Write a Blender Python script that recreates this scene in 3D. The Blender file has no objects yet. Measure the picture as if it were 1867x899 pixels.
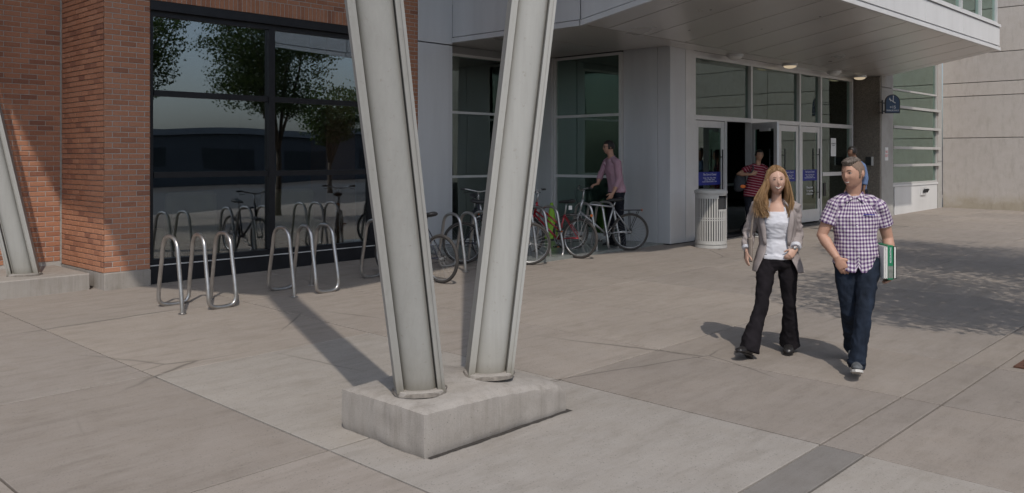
import bpy, bmesh, math, random
import numpy as np
from mathutils import Vector, Matrix, noise
from math import radians as R, sin, cos, pi, atan2, sqrt, exp
random.seed(7)
SC = bpy.context.scene
COL = SC.collection
# ------------------------------------------------------------------ camera, sky, sun
# X runs along the facade, Y into the building, the camera stands at the origin.
HEAD = R(43.6)
FW = (cos(HEAD), sin(HEAD))
cam = bpy.data.cameras.new('camera')
co = bpy.data.objects.new('camera', cam); COL.objects.link(co)
co.location = (0, 0, 1.92)
co.rotation_euler = (R(90), 0, HEAD - R(90))
cam.sensor_width = 36; cam.lens = 30.47; cam.shift_x = 0; cam.shift_y = -0.0870
cam.clip_start = 0.05; cam.clip_end = 2000
SC.camera = co
SUNV = Vector((.50, .70, -1.0)).normalized()
w = bpy.data.worlds.new('World'); SC.world = w; w.use_nodes = True
nt = w.node_tree; nt.nodes.clear()
sky = nt.nodes.new('ShaderNodeTexSky'); sky.sky_type = 'NISHITA'; sky.sun_disc = False
sky.sun_elevation = math.asin(-SUNV.z)
sky.sun_rotation = atan2(-SUNV.x, -SUNV.y)
sky.air_density = 1.2; sky.dust_density = 3.0; sky.ozone_density = 1.0
hsv = nt.nodes.new('ShaderNodeHueSaturation'); hsv.inputs['Saturation'].default_value = .62
bg = nt.nodes.new('ShaderNodeBackground'); bg.inputs[1].default_value = .145
wo = nt.nodes.new('ShaderNodeOutputWorld')
nt.links.new(sky.outputs[0], hsv.inputs['Color']); tint = nt.nodes.new('ShaderNodeMix'); tint.data_type = 'RGBA'; tint.blend_type = 'MULTIPLY'; tint.inputs[0].default_value = 1; tint.inputs[7].default_value = (.88, .98, 1.12, 1); nt.links.new(hsv.outputs[0], tint.inputs[6]); nt.links.new(tint.outputs[2], bg.inputs[0]); nt.links.new(bg.outputs[0], wo.inputs[0])
sl = bpy.data.lights.new('sun', 'SUN'); sl.energy = 2.9; sl.angle = R(.53); sl.color = (1, .925, .83)
so = bpy.data.objects.new('sun', sl); COL.objects.link(so)
so.rotation_euler = SUNV.to_track_quat('-Z', 'Y').to_euler(); so.location = (0, -5, 20)
SC.view_settings.view_transform = 'Standard'; SC.view_settings.look = 'None'
SC.view_settings.exposure = -0.25; SC.view_settings.gamma = 1
SC.cycles.max_bounces = 7; SC.cycles.transparent_max_bounces = 12
SC.cycles.diffuse_bounces = 3; SC.cycles.glossy_bounces = 4
SC.cycles.caustics_reflective = False; SC.cycles.caustics_refractive = False

def gz(x, y):                      # the plaza rises gently away from the camera
    return .0171 * (x * FW[0] + y * FW[1])

# ------------------------------------------------------------------ materials
class NT:
    def __init__(s, name):
        s.m = bpy.data.materials.new(name); s.m.use_nodes = True
        s.t = s.m.node_tree; s.t.nodes.clear()
        s.o = s.t.nodes.new('ShaderNodeOutputMaterial')
    def n(s, typ, **kw):
        nd = s.t.nodes.new(typ)
        for k, v in kw.items():
            if k.startswith('_'): setattr(nd, k[1:], v)
            else: nd.inputs[k.replace('_', ' ')].default_value = v
        return nd
    def l(s, a, b): s.t.links.new(a, b)
    def bsdf(s, **kw):
        b = s.n('ShaderNodeBsdfPrincipled', **kw); s.l(b.outputs[0], s.o.inputs[0]); return b
    def coord(s, kind='Object'):
        return s.n('ShaderNodeTexCoord').outputs[kind]
    def noise(s, vec, scale, detail=4, rough=.55):
        nd = s.n('ShaderNodeTexNoise', Scale=scale, Detail=detail, Roughness=rough)
        s.l(vec, nd.inputs['Vector']); return nd.outputs['Fac']
    def ramp(s, fac, stops):
        r = s.n('ShaderNodeValToRGB'); e = r.color_ramp.elements
        while len(e) < len(stops): e.new(.5)
        for i, (p, c) in enumerate(stops):
            e[i].position = p; e[i].color = (*c, 1) if len(c) == 3 else c
        s.l(fac, r.inputs[0]); return r.outputs[0]
    def mix(s, fac, a, b, mode='MIX'):
        m = s.n('ShaderNodeMix', _data_type='RGBA', _blend_type=mode)
        for sock, v in ((m.inputs[0], fac), (m.inputs[6], a), (m.inputs[7], b)):
            if hasattr(v, 'is_linked'): s.l(v, sock)
            else: sock.default_value = v if not isinstance(v, tuple) or len(v) == 4 else (*v, 1)
        return m.outputs[2]
    def math(s, op, a, b=0.0):
        m = s.n('ShaderNodeMath', _operation=op)
        for i, v in enumerate((a, b)):
            if hasattr(v, 'is_linked'): s.l(v, m.inputs[i])
            else: m.inputs[i].default_value = v
        return m.outputs[0]
    def bump(s, b, h, strength=.3, dist=.01):
        n = s.n('ShaderNodeBump', Strength=strength, Distance=dist)
        s.l(h, n.inputs['Height']); s.l(n.outputs[0], b.inputs['Normal'])

def pbr(name, col, rough=.6, metal=0., var=.12, scale=6., bump=.0, bscale=60., spec=.5, coat=0, streak=None):
    """plain surface with mottled colour, mottled gloss and fine relief"""
    t = NT(name); b = t.bsdf(Roughness=rough, Metallic=metal)
    b.inputs['Specular IOR Level'].default_value = spec
    if coat: b.inputs['Coat Weight'].default_value = coat
    co_ = t.coord()
    v = co_
    if streak:
        mp = t.n('ShaderNodeMapping'); mp.inputs['Scale'].default_value = streak; t.l(co_, mp.inputs[0]); v = mp.outputs[0]
    f = t.noise(v, scale)
    lo = tuple(c * (1 - var) for c in col); hi = tuple(min(1, c * (1 + var)) for c in col)
    c = t.ramp(f, [(.3, lo), (.7, hi)]); t.l(c, b.inputs['Base Color'])
    r = t.math('MULTIPLY_ADD', f, .16); t.t.nodes[-1].inputs[2].default_value = rough - .08; t.l(r, b.inputs['Roughness'])
    if bump: t.bump(b, t.noise(co_, bscale, 5), bump)
    return t.m

def concrete(name, col, stain=.25, scale=1.2, bump=.25, wear=False):
    t = NT(name); b = t.bsdf(Roughness=.88); b.inputs['Specular IOR Level'].default_value = .25
    g = t.n('ShaderNodeNewGeometry').outputs['Position']
    oi = t.n('ShaderNodeObjectInfo').outputs['Random']
    big = t.noise(g, scale, 5, .6); mid = t.noise(g, 5, 6, .65); fine = t.noise(g, 130, 3, .7)
    c = t.ramp(big, [(.25, tuple(x * (1 - stain) for x in col)), (.55, col), (.8, tuple(x * 1.07 for x in col))])
    warm = t.ramp(mid, [(.3, (.88, .86, .83)), (.6, (1, 1, 1))]); c = t.mix(.6, c, warm, 'MULTIPLY')
    sp = t.ramp(fine, [(.3, (.78, .78, .78)), (.5, (1, 1, 1)), (.75, (1.0, 1.0, 1.0))]); c = t.mix(.8, c, sp, 'MULTIPLY')
    mp = t.n('ShaderNodeMapping'); mp.inputs['Scale'].default_value = (1.0, 3.5, 1); mp.inputs['Rotation'].default_value = (0, 0, .3); t.l(g, mp.inputs[0])
    st = t.noise(mp.outputs[0], 2.2, 8, .7); s2 = t.ramp(st, [(.5, (1, 1, 1)), (.72, (.80, .79, .77))]); c = t.mix(.8, c, s2, 'MULTIPLY')
    if wear == 2:      # damp stains along the foot of the wall
        sp = t.n('ShaderNodeSeparateXYZ'); t.l(g, sp.inputs[0])
        hgt = t.math('SUBTRACT', sp.outputs[2], t.math('MULTIPLY', t.noise(g, 1.3, 5, .65), 1.1)); k2 = t.ramp(hgt, [(.0, (.72, .68, .55)), (.12, (.86, .83, .74)), (.35, (1, 1, 1))])
        c = t.mix(.8, c, k2, 'MULTIPLY')
    if wear == 3:      # air holes, form streaks
        vf = t.n('ShaderNodeTexVoronoi', Scale=34.); t.l(g, vf.inputs['Vector'])
        pit = t.ramp(vf.outputs['Distance'], [(0, (1, 1, 1)), (.10, (1, 1, 1)), (.16, (0, 0, 0))]); pm = t.ramp(vf.outputs['Color'], [(.86, (0, 0, 0)), (.88, (.7, .7, .7))])
        c = t.mix(t.mix(1., pit, pm, 'MULTIPLY'), c, (.10, .09, .08))
        sw = t.n('ShaderNodeMapping'); sw.inputs['Scale'].default_value = (9, 9, .7); t.l(g, sw.inputs[0])
        c = t.mix(.7, c, t.ramp(t.noise(sw.outputs[0], 1.6, 6, .7), [(.38, (1.06, 1.05, 1.04)), (.52, (.97, .96, .95)), (.68, (.76, .74, .71))]), 'MULTIPLY')
    if wear == 1:
        wn = t.n('ShaderNodeTexNoise', Scale=1.3, Detail=3.); t.l(g, wn.inputs['Vector'])
        wp = t.n('ShaderNodeMix', _data_type='VECTOR'); wp.inputs[0].default_value = .10; t.l(g, wp.inputs[4]); t.l(wn.outputs['Color'], wp.inputs[5])
        vc = t.n('ShaderNodeTexVoronoi', _feature='DISTANCE_TO_EDGE', Scale=.42); t.l(wp.outputs[1], vc.inputs['Vector'])
        ck = t.ramp(vc.outputs['Distance'], [(0, (1, 1, 1)), (.0022, (1, 1, 1)), (.0045, (0, 0, 0))])
        msk = t.ramp(t.noise(g, .35, 1), [(.52, (0, 0, 0)), (.60, (1, 1, 1))]); ckm = t.mix(1., ck, msk, 'MULTIPLY')
        c = t.mix(ckm, c, (.13, .115, .10))
        vs = t.n('ShaderNodeTexVoronoi', Scale=2.3); t.l(g, vs.inputs['Vector'])
        spot = t.ramp(vs.outputs['Distance'], [(0, (1, 1, 1)), (.035, (1, 1, 1)), (.05, (0, 0, 0))]); sm = t.ramp(vs.outputs['Color'], [(.80, (0, 0, 0)), (.82, (1, 1, 1))])
        c = t.mix(t.mix(1., spot, sm, 'MULTIPLY'), c, t.mix(.5, c, (.11, .10, .09)))
        vf = t.n('ShaderNodeTexVoronoi', Scale=120.); t.l(g, vf.inputs['Vector'])
        c = t.mix(t.ramp(vf.outputs['Color'], [(.86, (0, 0, 0)), (.9, (.55, .55, .55))]), c, (.16, .145, .13))
        sw = t.n('ShaderNodeMapping'); sw.inputs['Scale'].default_value = (.5, 5, 1); sw.inputs['Rotation'].default_value = (0, 0, -.12); t.l(g, sw.inputs[0])
        c = t.mix(.55, c, t.ramp(t.noise(sw.outputs[0], 1.7, 9, .75), [(.40, (1.04, 1.04, 1.03)), (.55, (.96, .955, .945)), (.68, (.80, .79, .77))]), 'MULTIPLY')
    rv = t.ramp(oi, [(0, (.93, .93, .94)), (1, (1.04, 1.03, 1.02))]); c = t.mix(1.0, c, rv, 'MULTIPLY')
    t.l(c, b.inputs['Base Color'])
    h = t.math('ADD', t.math('MULTIPLY', mid, .5), t.math('MULTIPLY', fine, .5)); t.bump(b, h, bump, .006)
    return t.m

M = {}
M['slab'] = concrete('paving_concrete', (.312, .276, .245), .10, .5, wear=True)
M['slab_light'] = concrete('light_paving_concrete', (.340, .312, .282), .08, .5, wear=True)
M['slab_dark'] = concrete('dark_paving_concrete', (.225, .208, .192), .15, .7, wear=True)
M['slab_brown'] = concrete('brown_paving_concrete', (.280, .247, .219), .14, .6, wear=True)
M['joint'] = pbr('joint_grit', (.045, .038, .033), .95, var=.3, scale=20)
M['plinth'] = concrete('cast_concrete', (.335, .312, .288), .10, 1.6, .5, wear=3)
M['precast'] = concrete('precast_concrete', (.525, .485, .45), .04, .35, .12, wear=2)
M['pillar_smooth'] = concrete('smooth_grey_concrete', (.40, .39, .37), .08, 1.6, .2)
M['grout'] = pbr('stained_grout', (.17, .15, .13), .95, var=.35, scale=22, bump=.4)
M['road'] = pbr('asphalt', (.055, .055, .056), .9, var=.2, scale=2, bump=.3)
M['black_metal'] = pbr('black_window_metal', (.016, .016, .019), .45, .3, var=.2)
M['alu'] = pbr('anodised_aluminium', (.66, .655, .65), .38, .3, var=.06, scale=3)
M['alu_dark'] = pbr('shaded_aluminium', (.33, .33, .33), .45, .5, var=.06, scale=3)  # darker copy of the aluminium, shade put into its base colour
M['fascia'] = pbr('pale_metal_panel', (.66, .655, .65), .42, .1, var=.06, scale=1.6, streak=(1.5, 1.5, .25))
M['rail'] = pbr('pale_rail_metal', (.50, .49, .475), .5, .2, var=.06)
M['soffit'] = pbr('soffit_metal_panel', (.62, .60, .58), .30, .45, var=.05, scale=.8)
M['bluegrey'] = pbr('bluegrey_metal_panel', (.58, .59, .61), .38, .25, var=.07, scale=1.3, streak=(2., 2., .22))
M['steel'] = pbr('brushed_stainless_steel', (.43, .415, .40), .33, .9, var=.12, scale=14)
M['paint'] = pbr('pale_grey_steel_paint', (.40, .395, .375), .5, .1, var=.07, scale=5, bump=.06, bscale=90, streak=(1, 1, .35))
def m_paint():
    t = NT('weathered_column_paint'); b = t.bsdf(Roughness=.55, Metallic=.0); b.inputs['Specular IOR Level'].default_value = .35
    g = t.coord(); mp = t.n('ShaderNodeMapping'); mp.inputs['Scale'].default_value = (9, 9, .8); t.l(g, mp.inputs[0])
    a = t.ramp(t.noise(mp.outputs[0], 2.5, 7, .7), [(.35, (.325, .32, .30)), (.5, (.345, .34, .32)), (.7, (.365, .358, .338))])
    sp = t.ramp(t.noise(g, 26, 6, .75), [(.60, (1, 1, 1)), (.68, (.72, .68, .62)), (.74, (.55, .45, .36))])
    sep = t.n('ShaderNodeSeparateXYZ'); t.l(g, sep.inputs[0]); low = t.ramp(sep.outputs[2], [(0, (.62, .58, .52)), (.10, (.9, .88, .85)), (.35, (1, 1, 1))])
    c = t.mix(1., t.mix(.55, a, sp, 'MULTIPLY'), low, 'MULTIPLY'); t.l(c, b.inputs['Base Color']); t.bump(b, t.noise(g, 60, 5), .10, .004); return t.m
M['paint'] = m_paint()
M['rubber'] = pbr('tyre_rubber', (.045, .04, .037), .85, var=.2)
M['black'] = pbr('black_plastic', (.018, .018, .02), .5, var=.2)
M['chrome'] = pbr('bright_metal', (.45, .45, .45), .38, .8, var=.1)
M['spoke'] = pbr('dull_spoke_steel', (.22, .22, .22), .6, .5, var=.1)
M['red_paint'] = pbr('red_bicycle_enamel', (.32, .012, .022), .3, .1, var=.1, coat=.5)
M['silver_paint'] = pbr('silver_bicycle_enamel', (.45, .45, .46), .35, .7, var=.08)
M['dark_paint'] = pbr('dark_bicycle_enamel', (.03, .032, .045), .35, .3, var=.1)
M['orange'] = pbr('orange_reflector', (.7, .16, .02), .4, var=.1)
M['lime'] = pbr('lime_plastic', (.30, .55, .03), .5, var=.08)
M['can'] = pbr('pale_powder_coated_steel', (.46, .45, .43), .5, .1, var=.05)
M['dark_void'] = pbr('dark_liner', (.03, .03, .032), .8)
M['white'] = pbr('white_plastic', (.75, .75, .74), .5, var=.04)
M['navy'] = pbr('navy_sign_enamel', (.012, .04, .10), .4, var=.1)
M['sign_blue'] = pbr('blue_vinyl', (.010, .022, .22), .5, var=.05)
M['lettering'] = pbr('white_lettering', (.75, .76, .78), .6, var=.02)
M['red_print'] = pbr('red_print', (.6, .06, .05), .6, var=.02)
M['skin'] = pbr('light_skin', (.43, .245, .175), .55, var=.07, scale=14, spec=.35)
M['skin_w'] = pbr('fair_skin', (.50, .31, .235), .5, var=.05, scale=14, spec=.35)
M['skin_k'] = pbr('tan_skin', (.38, .22, .145), .55, var=.06, scale=14, spec=.35)
M['skin_d'] = pbr('brown_skin', (.16, .085, .055), .55, var=.06, scale=14, spec=.35)
M['lips'] = pbr('lips', (.36, .15, .125), .45, var=.05)
M['teeth'] = pbr('teeth', (.75, .72, .66), .35, var=.02)
M['eye'] = pbr('eye_dark', (.03, .02, .015), .2, var=.1)
M['eyewhite'] = pbr('eye_white', (.6, .58, .55), .3, var=.02)
M['denim'] = pbr('dark_blue_denim', (.015, .021, .034), .85, var=.5, spec=.15, scale=7, bump=.3, bscale=260, streak=(1.6, 1.6, .5))
M['trouser'] = pbr('black_trouser_cloth', (.013, .011, .013), .9, spec=.12, var=.3, scale=8, bump=.2, bscale=260)
M['darkpants'] = pbr('charcoal_trouser_cloth', (.015, .016, .022), .9, spec=.12, var=.3, scale=8)
M['shoe_black'] = pbr('black_leather', (.02, .018, .018), .35, var=.2)
M['sneaker'] = pbr('grey_sneaker_mesh', (.09, .095, .10), .8, var=.4, scale=30)
M['sole'] = pbr('pale_rubber_sole', (.55, .53, .50), .7, var=.1)
M['blazer'] = pbr('grey_mauve_blazer_cloth', (.305, .266, .258), .9, spec=.15, var=.06, scale=9, bump=.25, bscale=300)
M['whitecloth'] = pbr('white_jersey', (.56, .56, .60), .9, spec=.1, var=.04, scale=9, bump=.12, bscale=220)
M['backpack'] = pbr('dark_nylon', (.03, .034, .042), .75, var=.3, scale=20)
M['leather'] = pbr('taupe_leather', (.20, .165, .14), .6, var=.15)
M['blueshirt'] = pbr('light_blue_cloth', (.10, .15, .28), .85, var=.08)
M['paper'] = pbr('paper_edges', (.62, .61, .58), .8, var=.06, scale=40, streak=(30, 1, 1))
M['green_cover'] = pbr('green_book_cover', (.012, .16, .075), .35, var=.06)
M['grey_cover'] = pbr('grey_book_cover', (.16, .17, .15), .5, var=.3, scale=30)
M['floor_in'] = pbr('lobby_floor', (.20, .21, .20), .3, var=.1)
M['wall_in'] = pbr('interior_wall', (.20, .23, .22), .8, var=.15, scale=.7)
M['beige_seat'] = pbr('beige_upholstery', (.50, .42, .28), .85, var=.12, scale=4, bump=.1)
M['bark'] = pbr('bark', (.10, .075, .055), .9, var=.3, scale=9, bump=.5, bscale=30, streak=(1, 1, .3))
M['rust'] = pbr('rusty_iron', (.12, .055, .035), .8, .3, var=.35, scale=30)
M['farwall'] = pbr('far_building_wall', (.10, .10, .105), .9, var=.1, scale=.2)
M['rooftop'] = pbr('roof_deck', (.25, .25, .25), .8, var=.1)

def m_brick():
    t = NT('orange_brick'); b = t.bsdf(Roughness=.85); b.inputs['Specular IOR Level'].default_value = .2
    oi = t.n('ShaderNodeObjectInfo').outputs['Random']
    at = t.n('ShaderNodeAttribute', _attribute_name='tone').outputs['Fac']
    f = t.math('FRACT', t.math('ADD', t.math('MULTIPLY', oi, 7.31), at))
    c = t.ramp(f, [(0, (0.264, 0.126, 0.086)), (.09, (0.337, 0.156, 0.098)), (.25, (0.400, 0.188, 0.113)), (.62, (0.437, 0.209, 0.127)), (.85, (0.450, 0.223, 0.139)), (1, (0.400, 0.191, 0.120))])
    g = t.n('ShaderNodeNewGeometry').outputs['Position']
    n1 = t.noise(g, 45, 4); c = t.mix(.6, c, t.ramp(n1, [(.3, (.75, .72, .7)), (.65, (1, 1, 1))]), 'MULTIPLY')
    t.l(c, b.inputs['Base Color']); t.bump(b, t.noise(g, 160, 4), .35, .004)
    return t.m
M['brick'] = m_brick()
M['mortar'] = pbr('mortar', (.42, .40, .375), .95, var=.12, scale=30, bump=.3)

def m_aggregate():
    t = NT('exposed_aggregate'); b = t.bsdf(Roughness=.9)
    g = t.n('ShaderNodeNewGeometry').outputs['Position']
    v = t.n('ShaderNodeTexVoronoi', Scale=70.); t.l(g, v.inputs['Vector'])
    c = t.ramp(v.outputs['Color'], [(0, (.11, .10, .085)), (.5, (.20, .18, .155)), (1, (.30, .27, .23))])
    t.l(c, b.inputs['Base Color']); t.bump(b, v.outputs['Distance'], .6, .01)
    return t.m
M['aggregate'] = m_aggregate()

def m_glass(name, tint, base=.05, gain=.85, wob=.012, coat=(.90, .95, 1.)):
    """coated window glass: see-through tint plus a mirror coat that grows with angle"""
    t = NT(name)
    tr = t.n('ShaderNodeBsdfTransparent', Color=(*tint, 1))
    gl = t.n('ShaderNodeBsdfGlossy', Roughness=.0, Color=(*coat, 1))
    fr = t.n('ShaderNodeFresnel', IOR=1.5)
    fac = t.math('MULTIPLY_ADD', fr.outputs[0], gain); t.t.nodes[-1].inputs[2].default_value = base
    mx = t.n('ShaderNodeMixShader'); t.l(fac, mx.inputs[0]); t.l(tr.outputs[0], mx.inputs[1]); t.l(gl.outputs[0], mx.inputs[2])
    t.l(mx.outputs[0], t.o.inputs[0])
    g = t.n('ShaderNodeNewGeometry').outputs['Position']
    bn = t.n('ShaderNodeBump', Strength=wob, Distance=.6); t.l(t.noise(g, .55, 1), bn.inputs['Height'])
    t.l(bn.outputs[0], gl.inputs['Normal']); t.l(bn.outputs[0], fr.inputs['Normal'])
    return t.m
M['glass'] = m_glass('grey_window_glass', (.70, .74, .73), .19, 1.0)
M['glass_green'] = m_glass('green_window_glass', (.50, .60, .57), .10, .95, coat=(.84, 1., .93))
M['glass_pale'] = m_glass('pale_green_glass', (.72, .93, .85), .30, 1.0, coat=(.78, 1., .90))

def m_cloth_pattern(name, kind):
    t = NT(name); b = t.bsdf(Roughness=.85); b.inputs['Specular IOR Level'].default_value = .15
    uv = t.n('ShaderNodeAttribute', _attribute_name='cloth_uv').outputs['Vector']
    sp = t.n('ShaderNodeSeparateXYZ'); t.l(uv, sp.inputs[0])
    def band(sock, period, width):
        return t.math('LESS_THAN', t.math('FRACT', t.math('DIVIDE', sock, period)), width)
    def soft(sock, period, width):
        f = t.math('FRACT', t.math('DIVIDE', sock, period))
        return t.ramp(f, [(0, (1, 1, 1)), (width - .04, (1, 1, 1)), (width + .04, (0, 0, 0)), (.96, (0, 0, 0)), (1, (1, 1, 1))])
    if kind == 'gingham':
        a = band(sp.outputs[0], .031, .5); c_ = band(sp.outputs[1], .031, .5)
        s = t.math('ADD', a, c_); s = t.math('MULTIPLY', s, .5)
        c = t.ramp(s, [(0, (.60, .575, .57)), (.5, (.30, .225, .32)), (1, (.075, .042, .11))]); t.t.nodes[-1].color_ramp.interpolation = 'CONSTANT'
        t.t.nodes[-1].color_ramp.elements[1].position = .25; t.t.nodes[-1].color_ramp.elements[2].position = .75
    elif kind == 'smallcheck':
        a = band(sp.outputs[0], .018, .4); c_ = band(sp.outputs[1], .018, .4)
        s = t.math('MULTIPLY', t.math('ADD', a, c_), .5)
        c = t.ramp(s, [(0, (.60, .48, .52)), (.25, (.30, .13, .19)), (.75, (.14, .035, .08))]); t.t.nodes[-1].color_ramp.interpolation = 'CONSTANT'
    else:
        s = band(sp.outputs[1], .052, .14); n2 = band(t.math('ADD', sp.outputs[1], .02), .052, .06)
        c = t.mix(s, (.19, .018, .035), (.46, .36, .38)); c = t.mix(n2, c, (.03, .012, .02))
    n = t.noise(t.coord(), 9, 4)
    c = t.mix(.5, c, t.ramp(n, [(.3, (.8, .8, .8)), (.6, (1, 1, 1))]), 'MULTIPLY')
    t.l(c, b.inputs['Base Color']); t.bump(b, t.noise(t.coord(), 16, 4, .6), .5, .03)
    return t.m
M['gingham'] = m_cloth_pattern('purple_gingham', 'gingham')
M['smallcheck'] = m_cloth_pattern('pink_small_check', 'smallcheck')
M['stripes'] = m_cloth_pattern('maroon_stripes', 'stripes')

def m_hair(name, dark, mid, light):
    t = NT(name); b = t.bsdf(Roughness=.42); b.inputs['Specular IOR Level'].default_value = .35
    mp = t.n('ShaderNodeMapping'); mp.inputs['Scale'].default_value = (60, 60, 4); t.l(t.coord(), mp.inputs[0])
    f = t.noise(mp.outputs[0], 1.6, 5); oi = t.n('ShaderNodeAttribute', _attribute_name='tone').outputs['Fac']
    f = t.math('ADD', t.math('MULTIPLY', f, .6), t.math('MULTIPLY', oi, .4))
    t.l(t.ramp(f, [(.2, dark), (.45, mid), (.75, light)]), b.inputs['Base Color']); t.bump(b, f, .6, .01)
    return t.m
M['hair_blond'] = m_hair('blond_hair', (.12, .065, .03), (.30, .18, .085), (.46, .31, .17))
M['hair_grey'] = m_hair('greying_brown_hair', (.06, .045, .035), (.17, .14, .12), (.38, .34, .31))
M['hair_fade'] = pbr('cropped_side_hair', (.17, .115, .085), .8, var=.2, scale=90)
M['stubble'] = pbr('stubble', (.33, .19, .135), .7, var=.1, scale=90)
M['hair_dark'] = m_hair('black_hair', (.008, .007, .007), (.02, .016, .014), (.045, .035, .03))

def m_leaf():
    t = NT('leaf'); b = t.bsdf(Roughness=.55)
    at = t.n('ShaderNodeAttribute', _attribute_name='tone').outputs['Fac']
    t.l(t.ramp(at, [(0, (.03, .055, .015)), (.5, (.05, .09, .02)), (1, (.09, .13, .035))]), b.inputs['Base Color'])
    tr = t.n('ShaderNodeBsdfTranslucent', Color=(.09, .14, .03, 1)); mx = t.n('ShaderNodeMixShader', Fac=.3)
    t.l(b.outputs[0], mx.inputs[1]); t.l(tr.outputs[0], mx.inputs[2]); t.l(mx.outputs[0], t.o.inputs[0]); return t.m
M['leaf'] = m_leaf()
def m_emit(name, col, s):
    t = NT(name); e = t.n('ShaderNodeEmission', Color=(*col, 1), Strength=s); t.l(e.outputs[0], t.o.inputs[0]); return t.m
M['lamp_on'] = m_emit('lamp_lens_lit', (1, .80, .55), .6)

# ------------------------------------------------------------------ mesh helpers
class MB:
    def __init__(s): s.v = []; s.f = []; s.mi = []
    def add(s, v, f, mi=0):
        b = len(s.v); s.v += [tuple(p) for p in v]; s.f += [tuple(i + b for i in q) for q in f]; s.mi += [mi] * len(f)
    def box(s, x0, x1, y0, y1, z0, z1, mi=0):
        s.add([(x, y, z) for z in (z0, z1) for y in (y0, y1) for x in (x0, x1)],
              [(0, 2, 3, 1), (4, 5, 7, 6), (0, 1, 5, 4), (2, 6, 7, 3), (0, 4, 6, 2), (1, 3, 7, 5)], mi)
    def tube(s, pts, r, n=10, cap=True, mi=0, sx=1., up=None):
        P = [Vector(p) for p in pts]; N = len(P)
        rr = r if isinstance(r, (list, tuple)) else [r] * N
        T = [(P[min(i + 1, N - 1)] - P[max(i - 1, 0)]).normalized() for i in range(N)]
        u = Vector(up) if up else (Vector((0, 0, 1)) if abs(T[0].z) < .9 else Vector((1, 0, 0)))
        V = []
        a = None
        for i in range(N):
            if a is None: a = (u - T[i] * u.dot(T[i])).normalized()
            else: a = (a - T[i] * a.dot(T[i])).normalized()
            b = T[i].cross(a)
            q = rr[i]; ra, rb = (q if isinstance(q, tuple) else (q, q * sx))
            for k in range(n):
                t = 2 * pi * k / n; V.append(P[i] + a * cos(t) * ra + b * sin(t) * rb)
        F = [(i * n + k, i * n + (k + 1) % n, (i + 1) * n + (k + 1) % n, (i + 1) * n + k) for i in range(N - 1) for k in range(n)]
        if cap: F += [tuple(range(n))[::-1], tuple((N - 1) * n + k for k in range(n))]
        s.add(V, F, mi)
    def torus(s, c, nrm, R_, r, n=40, m=8, mi=0):
        nrm = Vector(nrm).normalized(); a = nrm.orthogonal().normalized(); b = nrm.cross(a); c = Vector(c)
        V = []
        for i in range(n):
            t = 2 * pi * i / n; d = a * cos(t) + b * sin(t)
            for k in range(m):
                q = 2 * pi * k / m; V.append(c + d * (R_ + r * cos(q)) + nrm * r * sin(q))
        s.add(V, [(i * m + k, i * m + (k + 1) % m, ((i + 1) % n) * m + (k + 1) % m, ((i + 1) % n) * m + k) for i in range(n) for k in range(m)], mi)
    def ell(s, c, rx, ry, rz, n=16, m=10, mi=0, rot=None):
        V = []; c = Vector(c)
        for j in range(m + 1):
            ph = -pi / 2 + pi * j / m
            for i in range(n):
                t = 2 * pi * i / n
                p = Vector((rx * cos(ph) * cos(t), ry * cos(ph) * sin(t), rz * sin(ph)))
                if rot is not None: p = rot @ p
                V.append(c + p)
        s.add(V, [(j * n + i, j * n + (i + 1) % n, (j + 1) * n + (i + 1) % n, (j + 1) * n + i) for j in range(m) for i in range(n)], mi)
    def prism(s, poly, z0, z1, mi=0):
        n = len(poly)
        s.add([(x, y, z0) for x, y in poly] + [(x, y, z1) for x, y in poly],
              [tuple(range(n))[::-1], tuple(range(n, 2 * n))] + [(i, (i + 1) % n, n + (i + 1) % n, n + i) for i in range(n)], mi)
    def rings(s, rings, n=24, mi=0, power=2., cap=True):
        """rings: (x, y, z, rx, ry)"""
        V = []
        for (x, y, z, rx, ry) in rings:
            for k in range(n):
                t = 2 * pi * k / n; cc, ss = cos(t), sin(t)
                V.append((x + rx * math.copysign(abs(cc) ** (2 / power), cc), y + ry * math.copysign(abs(ss) ** (2 / power), ss), z))
        N = len(rings)
        F = [(i * n + k, i * n + (k + 1) % n, (i + 1) * n + (k + 1) % n, (i + 1) * n + k) for i in range(N - 1) for k in range(n)]
        if cap: F += [tuple(range(n))[::-1], tuple((N - 1) * n + k for k in range(n))]
        s.add(V, F, mi)
    def mesh(s, name, mats, smooth=False, bevel=0):
        me = bpy.data.meshes.new(name); me.from_pydata(s.v, [], s.f)
        for m in (mats if isinstance(mats, (list, tuple)) else [mats]): me.materials.append(m)
        if len(me.materials) > 1: me.polygons.foreach_set('material_index', s.mi)
        bm = bmesh.new(); bm.from_mesh(me); bmesh.ops.recalc_face_normals(bm, faces=bm.faces)
        if bevel: bmesh.ops.bevel(bm, geom=bm.edges[:] , offset=bevel, segments=1, affect='EDGES', clamp_overlap=True)
        bm.to_mesh(me); bm.free()
        if smooth: me.polygons.foreach_set('use_smooth', [True] * len(me.polygons))
        me.update(); return me
    def build(s, name, mats, parent=None, smooth=False, bevel=0, loc=None):
        me = s.mesh(name, mats, smooth, bevel); o = bpy.data.objects.new(name, me); COL.objects.link(o)
        if parent: o.parent = parent
        if loc: o.location = loc
        return o

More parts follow.
